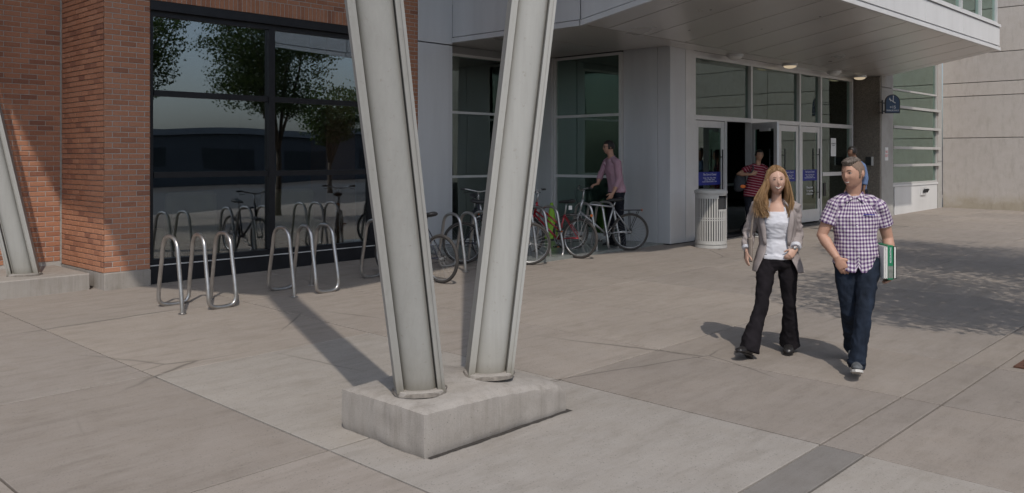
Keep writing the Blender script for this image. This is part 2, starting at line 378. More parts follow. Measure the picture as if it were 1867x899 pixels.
def tag(o, label=None, cat=None, group=None, kind=None):
    if label: o['label'] = label
    if cat: o['category'] = cat
    if group: o['group'] = group
    if kind: o['kind'] = kind
    return o
def empty(name, label, cat, loc=(0, 0, 0), rz=0, group=None):
    o = bpy.data.objects.new(name, None); COL.objects.link(o); o.location = loc; o.rotation_euler = (0, 0, rz)
    o.empty_display_size = .2
    return tag(o, label, cat, group)
def box(name, m, parent, x0, x1, y0, y1, z0, z1, bevel=0):
    b = MB(); b.box(min(x0, x1), max(x0, x1), min(y0, y1), max(y0, y1), z0, z1); return b.build(name, m, parent, bevel=bevel)
def copy_tree(o, parent=None):
    c = o.copy(); COL.objects.link(c); c.parent = parent
    for ch in list(o.children): copy_tree(ch, c)
    return c
def child(name, me, parent, loc=(0, 0, 0), rot=None):
    o = bpy.data.objects.new(name, me); COL.objects.link(o); o.parent = parent; o.location = loc
    if rot: o.rotation_euler = rot
    return o
def text(name, body, size, m, parent, loc, rot, align='CENTER', ext=.0006):
    c = bpy.data.curves.new(name, 'FONT'); c.body = body; c.size = size; c.align_x = align; c.extrude = ext; c.resolution_u = 3
    tmp = bpy.data.objects.new(name, c); COL.objects.link(tmp)
    me = bpy.data.meshes.new_from_object(tmp.evaluated_get(bpy.context.evaluated_depsgraph_get()))
    bpy.data.objects.remove(tmp); me.materials.clear(); me.materials.append(m)
    o = bpy.data.objects.new(name, me); COL.objects.link(o); o.parent = parent; o.location = loc; o.rotation_euler = rot
    return o

# ------------------------------------------------------------------ ground
g = MB(); n = 24; ext = [-400, -150, -60, -30, -15, -6, 0, 6, 12, 18, 24, 30, 60, 150, 400]
V = [(x, y, gz(x, y) - .06) for y in ext for x in ext]; L = len(ext)
g.add(V, [(j * L + i, j * L + i + 1, (j + 1) * L + i + 1, (j + 1) * L + i) for j in range(L - 1) for i in range(L - 1)])
tag(g.build('ground', M['joint']), kind='structure')
rd = MB(); rd.add([(x, y, gz(x, y) - .02) for x, y in ((-120, -26), (120, -26), (120, -4.2), (-120, -4.2))], [(0, 1, 2, 3)])
tag(rd.build('road', M['road']), kind='structure')
pave = bpy.data.objects.new('pavement', None); COL.objects.link(pave); tag(pave, kind='structure')
XS = [-10.5, -7.2, -4.2, -1.6, 1.57, 3.13, 5.35, 6.76, 8.18, 9.97, 11.8, 13.6, 15.4, 17.2, 19.0, 20.8, 22.6, 24.4, 26.2, 28.0, 31, 34]
YS = [-3.9, -1.6, .25, 2.10, 2.38, 4.56, 7.08, 9.6, 12.2, 14.4]
def slab(x0, x1, y0, y1, m):
    g_ = .008; b = MB(); cx, cy = (x0 + x1) / 2, (y0 + y1) / 2; e = .003
    v = []
    for dz, ins in ((-.07, 0), (-e, 0), (0, e)):
        for (x, y) in ((x0 + g_ + ins, y0 + g_ + ins), (x1 - g_ - ins, y0 + g_ + ins), (x1 - g_ - ins, y1 - g_ - ins), (x0 + g_ + ins, y1 - g_ - ins)):
            v.append((x - cx, y - cy, gz(x, y) - gz(cx, cy) + dz))
    f = [(8, 9, 10, 11)] + [(a * 4 + k, a * 4 + (k + 1) % 4, a * 4 + 4 + (k + 1) % 4, a * 4 + 4 + k) for a in (0, 1) for k in range(4)]
    b.add(v, f)
    o = b.build('paving_slab', m, pave); o.location = (cx, cy, gz(cx, cy) + random.uniform(-.0012, .0012)); return o
for i in range(len(XS) - 1):
    for j in range(len(YS) - 1):
        x0, x1, y0, y1 = XS[i], XS[i + 1], YS[j], YS[j + 1]
        k = 'slab'
        if x0 == 3.13 and y0 in (2.38, 4.56): k = 'slab_light'
        elif y0 == 2.10: k = 'slab_dark' if x1 <= 5.35 else 'slab_brown'
        elif x0 >= 5.35 and y0 == 2.38 and x0 < 8: k = 'slab_brown'
        elif x0 >= 5.35 and y1 <= 2.10 : k = 'slab_brown'
        elif x1 <= 3.13 and y1 <= 7.08: k = 'slab_brown' if (i + j) % 2 else 'slab'
        elif x1 <= 5.35 and y1 <= 2.1: k = 'slab_light'
        if x0 == 3.13 and y0 == 2.38:
            slab(x0, x1, y0, y1, M[k])
        else: slab(x0, x1, y0, y1, M[k])
# iron tree grate let into the paving at the right edge of the view
gr = empty('tree_grate', 'rusty iron grate set into the paving', 'grate', (9.05, 1.25, gz(9.05, 1.25) + .002))
b = MB(); b.box(-.75, .75, -.75, -.70, 0, .012); b.box(-.75, .75, .70, .75, 0, .012); b.box(-.75, -.70, -.7, .7, 0, .012); b.box(.70, .75, -.7, .7, 0, .012)
b.build('grate_frame', M['rust'], gr)
bar = MB(); bar.box(-.7, .7, -.011, .011, .001, .010); barm = bar.mesh('grate_bar', M['rust'])
for k in range(36): child('grate_bar', barm, gr, (0, -.68 + k * .0388, 0))
box('grate_pit', M['dark_void'], gr, -.7, .7, -.7, .7, .0002, .0008)
gr.rotation_euler = (R(.0), 0, 0)

# ------------------------------------------------------------------ brick building
BB = empty('brick_building', 'orange brick building with a large black framed window on the left', 'building', (4.5, 11.6, .2))
def bb(o): o.parent = BB; o.matrix_parent_inverse = Matrix.Translation((-4.5, -11.6, -.2)); return o
GAP = .010
bricks = []        # (centre, axis 'x'/'y', length, height, depth, facing)
def courses(axis, fixed, a0, a1, z0, z1, skip=None, first=0):
    z = z0; row = first; H_ = .0607; out = []
    while z + .03 < z1:
        h = min(H_, z1 - z)
        off = 0 if row % 2 == 0 else -.105
        a = a0 + off
        while a < a1 - .01:
            s, e = max(a, a0), min(a + .20, a1)
            if e - s > .03 and not (skip and skip((s + e) / 2, z + h / 2)):
                bricks.append((axis, fixed, (s + e) / 2, z + h / 2, e - s, h))
            a += .21
        z += .0707; row += 1
courses('x', 13.10, 2.5, 4.47, .46, 4.75)
courses('y', 4.50, 11.61, 13.07, .42, 4.75)
courses('x', 11.60, 4.50, 5.095, .42, 4.75)
courses('x', 11.60, 9.2, 9.79, .30, 4.75)
for k in range(27):    # soldier course over the window, then running courses
    pass
sold = [5.15 + k * .0705 for k in range(58)]
courses('x', 11.60, 5.11, 9.2, 4.26, 4.75)
def pix(x, y, z):
    d = x * FW[0] + y * FW[1]; r = x * FW[1] - y * FW[0]; f = 1580.
    return 933.5 + f * r / d, 287 - f * (z - 1.92) / d, d
items = []
for (ax, fx, a, z, ln, h) in bricks:
    p = (a, fx, z) if ax == 'x' else (fx, a, z)
    u, v, d = pix(*p)
    lat = ln * (FW[1] if ax == 'x' else FW[0]) / d * 1580
    vis = -5 < u < 1872 and -5 < v < 905 and not (ax == 'x' and fx == 13.10 and a > 4.6)
    items.append((vis, lat, ax, p, ln, h))
for sx in sold:
    p = (sx, 11.60, 4.15); u, v, d = pix(*p)
    items.append((v > -5, .06 * FW[1] / d * 1580, 's', p, .0605, .20))
items.sort(key=lambda t: (-t[0], -t[1]))
cache = {}
def brick_mesh(ax, ln, h):
    k = (ax, round(ln, 3), round(h, 3))
    if k not in cache:
        b = MB(); l2, h2 = ln / 2, h / 2; e = .004
        vv = []
        for dpt, ins in ((.0, 0), (-.015 + e, 0), (-.015, e)):
            for sx_, sz_ in ((-1, -1), (1, -1), (1, 1), (-1, 1)):
                q = (sx_ * (l2 - ins), dpt, sz_ * (h2 - ins))
                vv.append(q if ax != 'y' else (q[1], -q[0], q[2]))
        b.add(vv, [(8, 9, 10, 11)] + [(a * 4 + i, a * 4 + (i + 1) % 4, a * 4 + 4 + (i + 1) % 4, a * 4 + 4 + i) for a in (0, 1) for i in range(4)])
        cache[k] = b.mesh('brick', M['brick'])
    return cache[k]
rest = MB(); tones = []
for idx, (vis, lat, ax, p, ln, h) in enumerate(items):
    jit = random.uniform(-.0015, .0015)
    q = (p[0], p[1] + jit, p[2]) if ax != 'y' else (p[0] + jit, p[1], p[2])
    me = brick_mesh(ax, ln, h)
    if idx < 300:
        o = bpy.data.objects.new('brick', me); COL.objects.link(o); bb(o); o.location = q
    else:
        rest.add([(v.co.x + q[0], v.co.y + q[1], v.co.z + q[2]) for v in me.vertices], [tuple(f.vertices) for f in me.polygons])
        tones += [random.random()] * len(me.polygons)
o = rest.build('brickwork', M['brick']); bb(o); o['kind'] = 'stuff'
at = o.data.attributes.new('tone', 'FLOAT', 'FACE'); at.data.foreach_set('value', tones)
# mortar beds / wall cores behind the bricks (joints recessed 8 mm)
b = MB()
b.box(-6, 4.508, 13.092, 13.5, .1, 9.6); b.box(4.508, 5.09, 11.592, 13.09, .1, 9.6)
b.box(9.21, 9.785, 11.592, 13.0, .1, 9.6); b.box(5.09, 9.21, 11.592, 12.2, 4.052, 9.6)
bb(b.build('wall_core', M['mortar']))
bb(box('sealant_joint', M['paint'], None, 4.478, 4.496, 13.068, 13.086, .42, 9.6))
bb(box('concrete_base', M['plinth'], None, 4.49, 5.098, 11.56, 13.2, -.1, .413, bevel=.008)); bb(box('concrete_base', M['plinth'], None, 9.2, 9.79, 11.58, 12, -.1, .29))
# ledge with the left slanted column
led = MB(); led.box(-6, 4.40, 11.80, 13.09, -.2, .405)
tag(led.build('concrete_ledge', M['plinth'], bevel=.012), 'low concrete ledge at the foot of the brick wall, carrying a slanted column', 'ledge')
# big black window: frame > pane
def window(parent_fix, x0, x1, y, z0, z1, mull, trans, mf, mg, fw=.06, dep=.10, mw=.06, gy=.05, name='window', headers=None):
    W = MB()
    W.box(x0, x1, y, y + dep, z1 - fw, z1); W.box(x0, x1, y, y + dep, z0, z0 + fw)
    W.box(x0, x0 + fw, y + .002, y + dep, z0 + fw, z1 - fw); W.box(x1 - fw, x1, y + .002, y + dep, z0 + fw, z1 - fw)
    xs = [x0 + fw / 2] + list(mull) + [x1 - fw / 2]; zs = [z0 + fw / 2] + list(trans) + [z1 - fw / 2]
    for m_ in mull: W.box(m_ - mw / 2, m_ + mw / 2, y - .012, y + dep, z0 + fw, z1 - fw)
    for i in range(len(xs) - 1):
        for t_ in trans: W.box(xs[i] + mw / 2, xs[i + 1] - mw / 2, y + .004, y + dep, t_ - mw / 2 * .8, t_ + mw / 2 * .8)
    f = W.build(name, mf); parent_fix(f)
    for i in range(len(xs) - 1):
        for j in range(len(zs) - 1):
            p = box('pane', mg, f, xs[i] + .01, xs[i + 1] - .01, y + gy, y + gy + .012, zs[j] + .01, zs[j + 1] - .01)
    return f
window(bb, 5.10, 9.2, 11.66, .46, 3.92, [6.98, 8.86], [1.68, 2.80], M['black_metal'], M['glass'], .07, .12, .10)
bb(box('window_head', M['black_metal'], None, 5.10, 9.2, 11.59, 11.80, 3.922, 4.045)); bb(box('kick_panel', M['black_metal'], None, 5.10, 9.2, 11.635, 11.80, -.1, .459))
b = MB(); b.box(5.10, 9.2, 11.615, 11.643, .445, .458); bb(b.build('sill_trim', M['alu']))
# room behind the window
b = MB(); b.box(5.09, 13.0, 12.6 + 5, 17.7, -.1, 4.2); b.box(5.0, 5.09, 13.0, 17.6, -.1, 4.2); b.box(5.09, 9.7, 12.0, 17.6, 4.06, 4.2)
bb(b.build('interior_wall', M['wall_in']))
bb(box('interior_floor', M['floor_in'], None, 5.0, 9.9, 11.81, 17.6, .2, .30))
bb(box('room_partition', M['wall_in'], None, 9.71, 9.78, 13.0, 17.6, -.1, 4.2))
b = MB(); b.box(8.35, 8.95, 12.25, 12.7, .30, 4.05); bb(b.build('interior_pier', M['brick']))
ch = empty('armchair', 'beige upholstered armchair inside the black framed window, left one of two', 'chair', (5.85, 12.25, .30), R(10), 'armchairs behind the window')
b = MB(); b.box(-.42, .42, -.30, -.16, .38, 1.12); b.build('backrest', M['beige_seat'], ch, bevel=.05)
b = MB(); b.box(-.40, .40, -.155, .40, .28, .46); b.build('seat', M['beige_seat'], ch, bevel=.04)
for s in (-1, 1):
    b = MB(); b.box(s * .48 - .06, s * .48 + .06, -.25, .42, .2, .62); b.build('armrest', M['beige_seat'], ch, bevel=.03)
lgm = MB(); lgm.tube([(0, 0, 0), (0, 0, .28)], .022); lgm = lgm.mesh('leg', M['black'])
for sx_ in (-.36, .36):
    for sy_ in (-.22, .34): child('leg', lgm, ch, (sx_, sy_, 0))
c2 = copy_tree(ch); c2.location = (7.6, 12.35, .30); c2.rotation_euler.z = R(-14); c2['label'] = 'beige upholstered armchair inside the black framed window, right one of two'
# high roof carried by the slanted columns (out of view, shades the forecourt)
RF = empty('entrance_roof', 'high roof carried by the slanted columns', 'roof', (5, 8, 10))
poly = [(.9, 2.7), (1.9, 2.57), (4.8, 3.14), (8.28, 1.86), (10.5, 2.6), (10.5, 14), (.12, 14), (.12, 7.2), (0, 4.8)]
b = MB(); b.prism(poly, 10, 10.35); o = b.build('roof_deck', M['rooftop'], RF); o.matrix_parent_inverse = Matrix.Translation((-5, -8, -10))

# ------------------------------------------------------------------ entrance building
EB = empty('entrance_building', 'metal clad building wing with glazed entrance doors and deep canopy', 'building', (13.8, 9.05, .3))
def eb(o): o.parent = EB; o.matrix_parent_inverse = Matrix.Translation((-13.8, -9.05, -.3)); return o
def ebox(name, m, *a, bevel=0): return eb(box(name, m, None, *a, bevel=bevel))
# blue grey panels beside the brick
ebox('wall_panel', M['bluegrey'], 9.796, 10.532, 11.58, 11.75, .36, 3.935, bevel=.004)
ebox('wall_panel', M['bluegrey'], 9.796, 10.60, 11.58, 11.75, 3.955, 6.9, bevel=.004)
ebox('wall_panel', M['bluegrey'], 9.796, 10.60, 11.58, 11.75, 6.915, 9.6, bevel=.004)
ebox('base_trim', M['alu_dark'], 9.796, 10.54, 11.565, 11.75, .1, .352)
ebox('panel_return', M['bluegrey'], 10.535, 10.60, 11.585, 11.95, .1, 3.93)
# recess back wall glass and side wall glass
window(eb, 10.62, 12.75, 11.9, .33, 3.86, [], [1.56, 2.76], M['alu'], M['glass_green'], .05, .10, .055)
ebox('window_sill', M['alu'], 10.61, 12.75, 11.86, 12.0, .1, .326)
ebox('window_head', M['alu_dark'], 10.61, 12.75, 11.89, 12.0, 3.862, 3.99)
for x0, x1 in ((12.76, 12.99), (13.005, 13.66)): ebox('wall_panel', M['bluegrey'], x0, x1, 11.88, 12.0, .1, 3.99, bevel=.003)
def window_x(x, y0, y1, z0, z1, trans, mf, mg, fw=.05):
    W = MB(); d = .10
    W.box(x, x + d, y0, y1, z1 - fw, z1); W.box(x, x + d, y0, y1, z0, z0 + fw)
    W.box(x + .002, x + d, y0, y0 + fw, z0 + fw, z1 - fw); W.box(x + .002, x + d, y1 - fw, y1, z0 + fw, z1 - fw)
    for t_ in trans: W.box(x + .004, x + d, y0 + fw, y1 - fw, t_ - .027, t_ + .027)
    f = eb(W.build('window', mf)); zs = [z0 + fw / 2] + trans + [z1 - fw / 2]
    for j in range(len(zs) - 1): box('pane', mg, f, x + .05, x + .062, y0 + .02, y1 - .02, zs[j] + .01, zs[j + 1] - .01)
window_x(13.70, 10.12, 11.84, .36, 3.98, [1.54, 2.76], M['alu'], M['glass_green'])
ebox('corner_post', M['alu'], 13.665, 13.82, 11.845, 12.0, .1, 3.99)
ebox('window_sill', M['alu'], 13.66, 13.8, 10.12, 11.86, .1, .356)
# metal clad column
b = MB(); b.box(13.78, 14.30, 9.33, 10.115, .30, 4.02); eb(b.build('column_panel', M['bluegrey'], bevel=.004))
ebox('column_panel', M['bluegrey'], 13.78, 14.30, 9.035, 9.322, .30, 4.02, bevel=.004)
ebox('column_panel', M['alu'], 14.305, 14.60, 9.03, 9.32, .30, 4.02, bevel=.004)
ebox('column_base', M['black'], 13.80, 14.59, 9.05, 10.1, .1, .298)
# door screen
DY = 9.05
b = MB()
def fr(x0, x1, z0, z1, y0=DY, y1=DY + .14): b.box(x0, x1, y0, y1, z0, z1)
for x in (14.66, 16.93, 19.23, 20.37, 22.24): fr(x - .035, x + .035, .3, 3.93)
for x0, x1 in ((14.695, 16.895), (16.965, 19.195), (19.265, 20.335), (20.405, 22.205)):
    fr(x0, x1, 2.66, 2.75, DY + .003); fr(x0, x1, 3.87, 3.93, DY + .003)
fr(15.82, 15.90, .3, 2.659, DY + .006); fr(18.12, 18.2, .3, 2.659, DY + .006)
fr(14.62, 22.28, 3.932, 4.0, DY + .02); fr(20.405, 22.205, .3, .42, DY + .003)
scr = eb(b.build('door_screen_frame', M['alu']))
for x0, x1 in ((14.69, 16.90), (16.96, 19.20), (19.26, 20.34), (20.40, 22.21)):
    box('pane', M['glass_green'], scr, x0, x1, DY + .07, DY + .082, 2.75, 3.87)
box('pane', M['glass_green'], scr, 20.40, 22.21, DY + .07, DY + .082, .42, 2.66)
box('push_rail', M['alu'], scr, 20.42, 22.2, DY - .02, DY - .004, 1.47, 1.56)
def door(x0, x1, zb, openang=0, hinge='l', sticker=True):
    w_ = x1 - x0; D = empty('door', None, None); del_ = [D.pop(k) for k in list(D.keys())]
    eb(D); D.location = (x0, DY + .02, zb)
    if openang: D.rotation_euler.z = R(openang)
    h = 2.655 - zb; s = .125
    b = MB(); b.box(.006, s, 0, .045, .01, h - .006); b.box(w_ - s, w_ - .006, 0, .045, .01, h - .006)
    b.box(s, w_ - s, .002, .043, .01, .30); b.box(s, w_ - s, .002, .043, h - .14, h - .006)
    me = b.mesh('door', M['alu'], bevel=.002)
    Dm = bpy.data.objects.new('door', me); COL.objects.link(Dm); eb(Dm); Dm.location = D.location; Dm.rotation_euler = D.rotation_euler
    bpy.data.objects.remove(D)
    box('door_pane', M['glass_green'], Dm, s - .005, w_ - s + .005, .018, .026, .295, h - .135)
    hb = MB(); hx = w_ - s - .05 if hinge == 'l' else s + .05
    hb.tube([(hx, -.06, .55), (hx, -.06, 1.75)], .014); hb.tube([(hx, -.06, .70), (hx, .0, .70)], .009); hb.tube([(hx, -.06, 1.60), (hx, .0, 1.60)], .009)
    hb.build('pull_handle', M['black'], Dm, smooth=True)
    if sticker:
        z_ = 1.03 + (.34 - zb)
        box('notice', M['sign_blue'], Dm, s + .01, w_ - s - .01, .012, .016, z_, z_ + .26)
        t1 = text('notice_text', 'The Core is Closed', .062, M['lettering'], Dm, (w_ / 2, .010, z_ + .19), (R(90), 0, 0))
        t2 = text('notice_text', 'Monday - Friday   7:00am - 9:00pm\nSaturday   9:00am - 6:00pm\nSunday and Statutory Holidays   Closed', .036, M['lettering'], Dm, (w_ / 2, .010, z_ + .13), (R(90), 0, 0))
        for t_ in (t1, t2): t_.scale = (1.0 if t_ is t1 else .95, 1, 1)
    return Dm
d1 = door(14.70, 15.82, .33)
d2 = door(16.93, 17.90, .345, -120, sticker=True)
d2b = door(16.98, 18.11, .36)
d3 = door(18.2, 19.19, .37, hinge='r')
d4 = door(19.27, 20.335, .385)
text('door_text', 'Keep clear\nfor opening\nof this door', .075, M['lettering'], d4, (.53, .010, .80), (R(90), 0, 0))
cl = MB(); cl.box(.40, .75, -.05, -.004, 2.12, 2.18); cl.build('door_closer', M['alu'], d2)
box('threshold', M['black_metal'], scr, 14.66, 20.4, DY - .20, DY + .14, .30, .355)
# notices on the side glass
pp = ebox('paper_notice', M['white'], 21.05, 21.35, DY + .058, DY + .064, 1.95, 2.40)
text('print', 'AUTOMATIC\nDOOR', .045, M['black'], pp, (21.2, DY + .056, 2.25), (R(90), 0, 0))
ebox('door_lock_box', M['black'], 20.44, 20.56, DY - .03, DY - .001, .98, 1.30)
# soffit: flat inner part, then panels rising to the canopy edge
def soffit_z(y): return 4.0 if y >= 8.55 else 4.0 + .17 * (8.55 - y)
def sof(x0, x1, y0, y1, m=M['soffit']):
    b = MB(); g_ = .014
    vs = [(x0 + g_, y0 + g_, soffit_z(y0)), (x1 - g_, y0 + g_, soffit_z(y0)), (x1 - g_, y1 - g_, soffit_z(y1)), (x0 + g_, y1 - g_, soffit_z(y1))]
    b.add(vs + [(x, y, z + .03) for x, y, z in vs], [(0, 1, 2, 3), (7, 6, 5, 4), (0, 4, 5, 1), (1, 5, 6, 2), (2, 6, 7, 3), (3, 7, 4, 0)])
    return eb(b.build('soffit_panel', m))
pj = [22.93, 22.5, 21.4, 20.3, 19.15, 18.0, 16.9, 15.75, 14.6, 13.5, 12.3, 11.2, 10.62]
for i in range(len(pj) - 1): sof(pj[i + 1], pj[i], 5.85, 8.545)
for x0, x1, y0, y1 in ((10.62, 13.7, 8.55, 10.1), (10.62, 13.7, 10.1, 11.95), (13.7, 16.9, 8.55, 9.06), (16.9, 19.9, 8.55, 9.06), (19.9, 22.93, 8.55, 9.06)):
    sof(x0, x1, y0, y1)
b = MB(); b.box(10.7, 22.85, 5.95, 13, 4.62, 4.7); b.box(10.7, 14, 8.6, 12.1, 4.04, 4.6); eb(b.build('canopy_deck', M['dark_void']))
# left fascia (faces -X) and front fascia (faces -Y)
def fasc_x(y0, y1, z0f, z1, m, x=10.6, out=0):
    b = MB(); xo = x - out
    b.add([(xo, y0 + .004, z0f(y0)), (xo, y1 - .004, z0f(y1)), (xo, y1 - .004, z1(y1) if callable(z1) else z1), (xo, y0 + .004, z1(y0) if callable(z1) else z1)] +
          [(x + .05, y0 + .004, z0f(y0)), (x + .05, y1 - .004, z0f(y1)), (x + .05, y1 - .004, z1(y1) if callable(z1) else z1), (x + .05, y0 + .004, z1(y0) if callable(z1) else z1)],
          [(0, 1, 2, 3), (7, 6, 5, 4), (0, 4, 5, 1), (1, 5, 6, 2), (2, 6, 7, 3), (3, 7, 4, 0)])
    return eb(b.build('fascia_panel' if not out else 'fascia_trim', m))
for y0, y1 in ((8.62, 11.58), (5.86, 8.60)):
    fasc_x(y0, y1, lambda y: soffit_z(y) + .09, 6.4, M['bluegrey'])
    fasc_x(y0, y1, lambda y: soffit_z(y) - .01, lambda y: soffit_z(y) + .075, M['bluegrey'], out=.02)
fasc_x(5.86, 11.58, lambda y: 6.42, 9.6, M['bluegrey'])
b = MB(); b.box(10.58, 22.95, 5.80, 5.93, 4.46, 4.535); b.box(10.6, 22.93, 5.84, 5.93, 4.536, 4.565); eb(b.build('fascia_lip', M['fascia'], bevel=.003))
xs = [10.6, 13.0, 15.4, 17.8, 20.2, 22.95]
for i in range(5): ebox('fascia_panel', M['fascia'], xs[i] + .003, xs[i + 1] - .003, 5.82, 5.93, 4.575, 5.0, bevel=.003)
ebox('fascia_groove', M['dark_void'], 10.62, 22.9, 5.86, 5.92, 4.566, 5.06)
ebox('window_sill', M['fascia'], 10.6, 22.95, 5.79, 5.93, 5.015, 5.075)
window(eb, 10.7, 22.93, 5.86, 5.078, 8.0, [13.0, 15.4, 17.8, 20.2, 21.6], [6.4], M['alu'], M['glass_pale'], .06, .10, .05)
ebox('parapet', M['fascia'], 10.6, 22.95, 5.82, 6.0, 8.0, 9.6)
b = MB(); b.box(22.86, 22.95, 6.0, 13, 4.56, 5.05); eb(b.build('fascia_end', M['fascia']))
window_x(22.83, 6.0, 8.4, 5.078, 8.0, [6.4], M['alu'], M['glass_pale'])
b = MB(); b.box(11, 22.5, 8.6, 8.7, 4.75, 9.4); eb(b.build('upper_room_wall', M['beige_seat']))
b = MB(); b.box(11, 22.5, 6.1, 8.6, 8.9, 9.0); eb(b.build('upper_ceiling', M['white']))
b = MB(); b.box(10.6, 22.95, 5.84, 14, 9.6, 9.75); eb(b.build('roof', M['rooftop']))
# concrete pillar
b = MB(); b.box(22.50, 22.60, 8.46, 9.3, .2, 3.995); eb(b.build('pillar_face', M['aggregate']))
ebox('pillar', M['pillar_smooth'], 22.602, 23.40, 8.45, 9.3, .2, 3.72, bevel=.006); ebox('pillar', M['pillar_smooth'], 22.602, 23.40, 8.45, 9.3, 3.735, 5.1, bevel=.006)
# glazed wall right of the pillar
b = MB()
window(eb, 23.41, 27.02, 8.5, 1.20, 6.2, [], [1.71, 2.18, 2.73, 3.27, 3.73, 4.8], M['rail'], M['glass_pale'], .05, .12, .06)
for z in (1.71, 2.18, 2.73, 3.27): b.box(23.41, 27.10, 8.43, 8.498, z - .035, z + .035)
eb(b.build('rail_cap', M['rail']))
ebox('spandrel_panel', M['fascia'], 23.62, 26.98, 8.49, 8.6, .3, 1.14, bevel=.004); ebox('spandrel_trim', M['fascia'], 23.41, 27.0, 8.47, 8.62, 1.145, 1.198)
ebox('spandrel_post', M['alu_dark'], 23.41, 23.61, 8.51, 8.6, .3, 1.14)
ebox('joint_strip', M['red_print'], 27.03, 27.06, 8.52, 8.6, 1.1, 6.2)
b = MB(); b.box(27.07, 27.44, 8.50, 8.7, .3, 1.8); b.box(27.07, 27.44, 8.502, 8.7, 1.815, 6.2); eb(b.build('end_panel', M['pillar_smooth']))
vt = ebox('wall_fitting', M['fascia'], 25.55, 25.95, 8.455, 8.488, .86, 1.10)
for k in range(3):
    t_ = MB(); t_.tube([(25.68 + k * .13, 8.45, .93), (25.70 + k * .13, 8.40, 1.03)], .03); t_.build('nozzle', M['black'], vt)
# interior of lobby
b = MB(); b.box(9.80, 27.4, 17.5, 17.7, .1, 6.3); b.box(9.72, 9.79, 13.1, 17.5, .1, 6.3); b.box(27.3, 27.4, 9.4, 17.5, .1, 6.3); b.box(23.42, 27.4, 9.35, 9.4, 3.9, 4.6); b.box(14.3, 14.45, 9.4, 12.6, .1, 4.5)
b.box(10.6, 27.4, 12.1, 17.5, 4.6, 4.7); eb(b.build('interior_wall', M['wall_in']))
ebox('interior_floor', M['floor_in'], 9.8, 27.4, 9.2, 17.5, .1, .30)
b = MB()
for x, y in ((15.2, 13.0), (19.0, 12.2), (21.5, 13.2), (12.3, 14)): b.box(x, x + .25, y, y + .25, .3, 4.6)
for x, y in ((15, 11.2), (18.2, 11.2), (21.4, 11.2)): b.box(x, x + .06, y, y + .06, .3, 3.0)
b.box(15, 21.46, 11.2, 11.26, 2.95, 3.05); b.box(15, 21.46, 11.2, 11.26, 1.2, 1.25)
b.box(14.7, 14.76, 12.2, 12.26, .3, 2.7); b.box(13.9, 14.0, 12.2, 12.26, 2.6, 2.7)
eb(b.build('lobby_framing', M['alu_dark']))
b = MB()
for x, y in ((24.3, 11.0), (25.8, 11.0)): b.box(x, x + .12, y, y + .12, .3, 6)
b.box(23.5, 27.3, 12.4, 12.5, .3, 6.2); b.box(23.5, 27.3, 10.8, 11.2, 2.35, 2.45); b.box(23.5, 27.3, 10.8, 11.2, 3.5, 3.58)
eb(b.build('stair_wall', M['pillar_smooth']))
for x in (15.77, 18.19, 20.52, 22.07):
    lit = x in (18.19, 22.07)
    L_ = MB(); L_.rings([(0, 0, 0, .17, .17), (0, 0, -.05, .17, .17)], 24); Lo = eb(L_.build('soffit_light', M['alu'], smooth=False)); Lo.location = (x, 8.80, 3.998)
    L_ = MB(); L_.ell((0, 0, -.051), .14, .14, .055, 20, 8); L_.build('lamp_lens', M['lamp_on'] if lit else M['white'], Lo, smooth=True)
ebox('intercom', M['black'], 22.44, 22.498, 8.66, 8.80, 1.72, 1.93); ebox('intercom_cover', M['alu'], 22.44, 22.50, 8.62, 8.655, 1.71, 1.94)
nb = ebox('paper_notice', M['white'], 22.82, 23.02, 8.44, 8.449, 1.84, 2.18)
text('print', 'NO\nEXIT', .10, M['red_print'], nb, (22.92, 8.438, 2.03), (R(90), 0, 0))
# concrete wall at the end of the plaza
FWL = empty('concrete_wall', 'tall pale precast concrete wall closing the plaza on the right', 'wall', (27.45, 0, .4))
zz = [.2, 2.485, 3.70, 4.09, 4.93, 6.18, 7.6, 9.2]
for k in range(len(zz) - 1):
    for y0, y1 in ((4.2, 8.49), (-3, 4.19), (-12, -3.01)):
        o = box('precast_panel', M['precast'], FWL, 27.45, 27.75, y0, y1 - .008, zz[k] + (.012 if k else -.6), zz[k + 1] - .012, bevel=.006); o.matrix_parent_inverse = Matrix.Translation((-27.45, 0, -.4))
o = box('wall_core', M['pillar_smooth'], FWL, 27.48, 27.74, -11.9, 8.48, -.3, 9.15); o.matrix_parent_inverse = Matrix.Translation((-27.45, 0, -.4))
# blade sign
SG = empty('walkway_sign', 'small dark blue arch topped sign reading +15 Walkway on the concrete pillar', 'sign', (22.72, 8.44, 3.35), 0)
def arch(w_, h_, t_, e):
    pts = [(-w_ / 2 + e, e), (w_ / 2 - e, e)] + [((w_ / 2 - e) * cos(a), h_ - w_ / 2 + (w_ / 2 - e) * sin(a)) for a in [pi * k / 14 for k in range(15)]]
    return pts
b = MB(); p = arch(.50, .66, .05, 0); n_ = len(p)
def archmesh(p, y0, y1):
    b = MB(); n_ = len(p); b.add([(x, y0, z) for x, z in p] + [(x, y1, z) for x, z in p], [tuple(range(n_))[::-1], tuple(range(n_, 2 * n_))] + [(i, (i + 1) % n_, n_ + (i + 1) % n_, n_ + i) for i in range(n_)]); return b
SGp = archmesh(arch(.52, .66, 0, 0), -.03, .03).build('sign_rim', M['black'], SG); 
SGf = archmesh(arch(.52, .66, 0, .03), -.036, -.0305).build('sign_face', M['navy'], SG)
t1 = text('sign_text', '+15', .14, M['lettering'], SG, (0, -.038, .17), (R(90), 0, 0)); t2 = text('sign_text', 'WALKWAY', .085, M['lettering'], SG, (0, -.038, .07), (R(90), 0, 0))
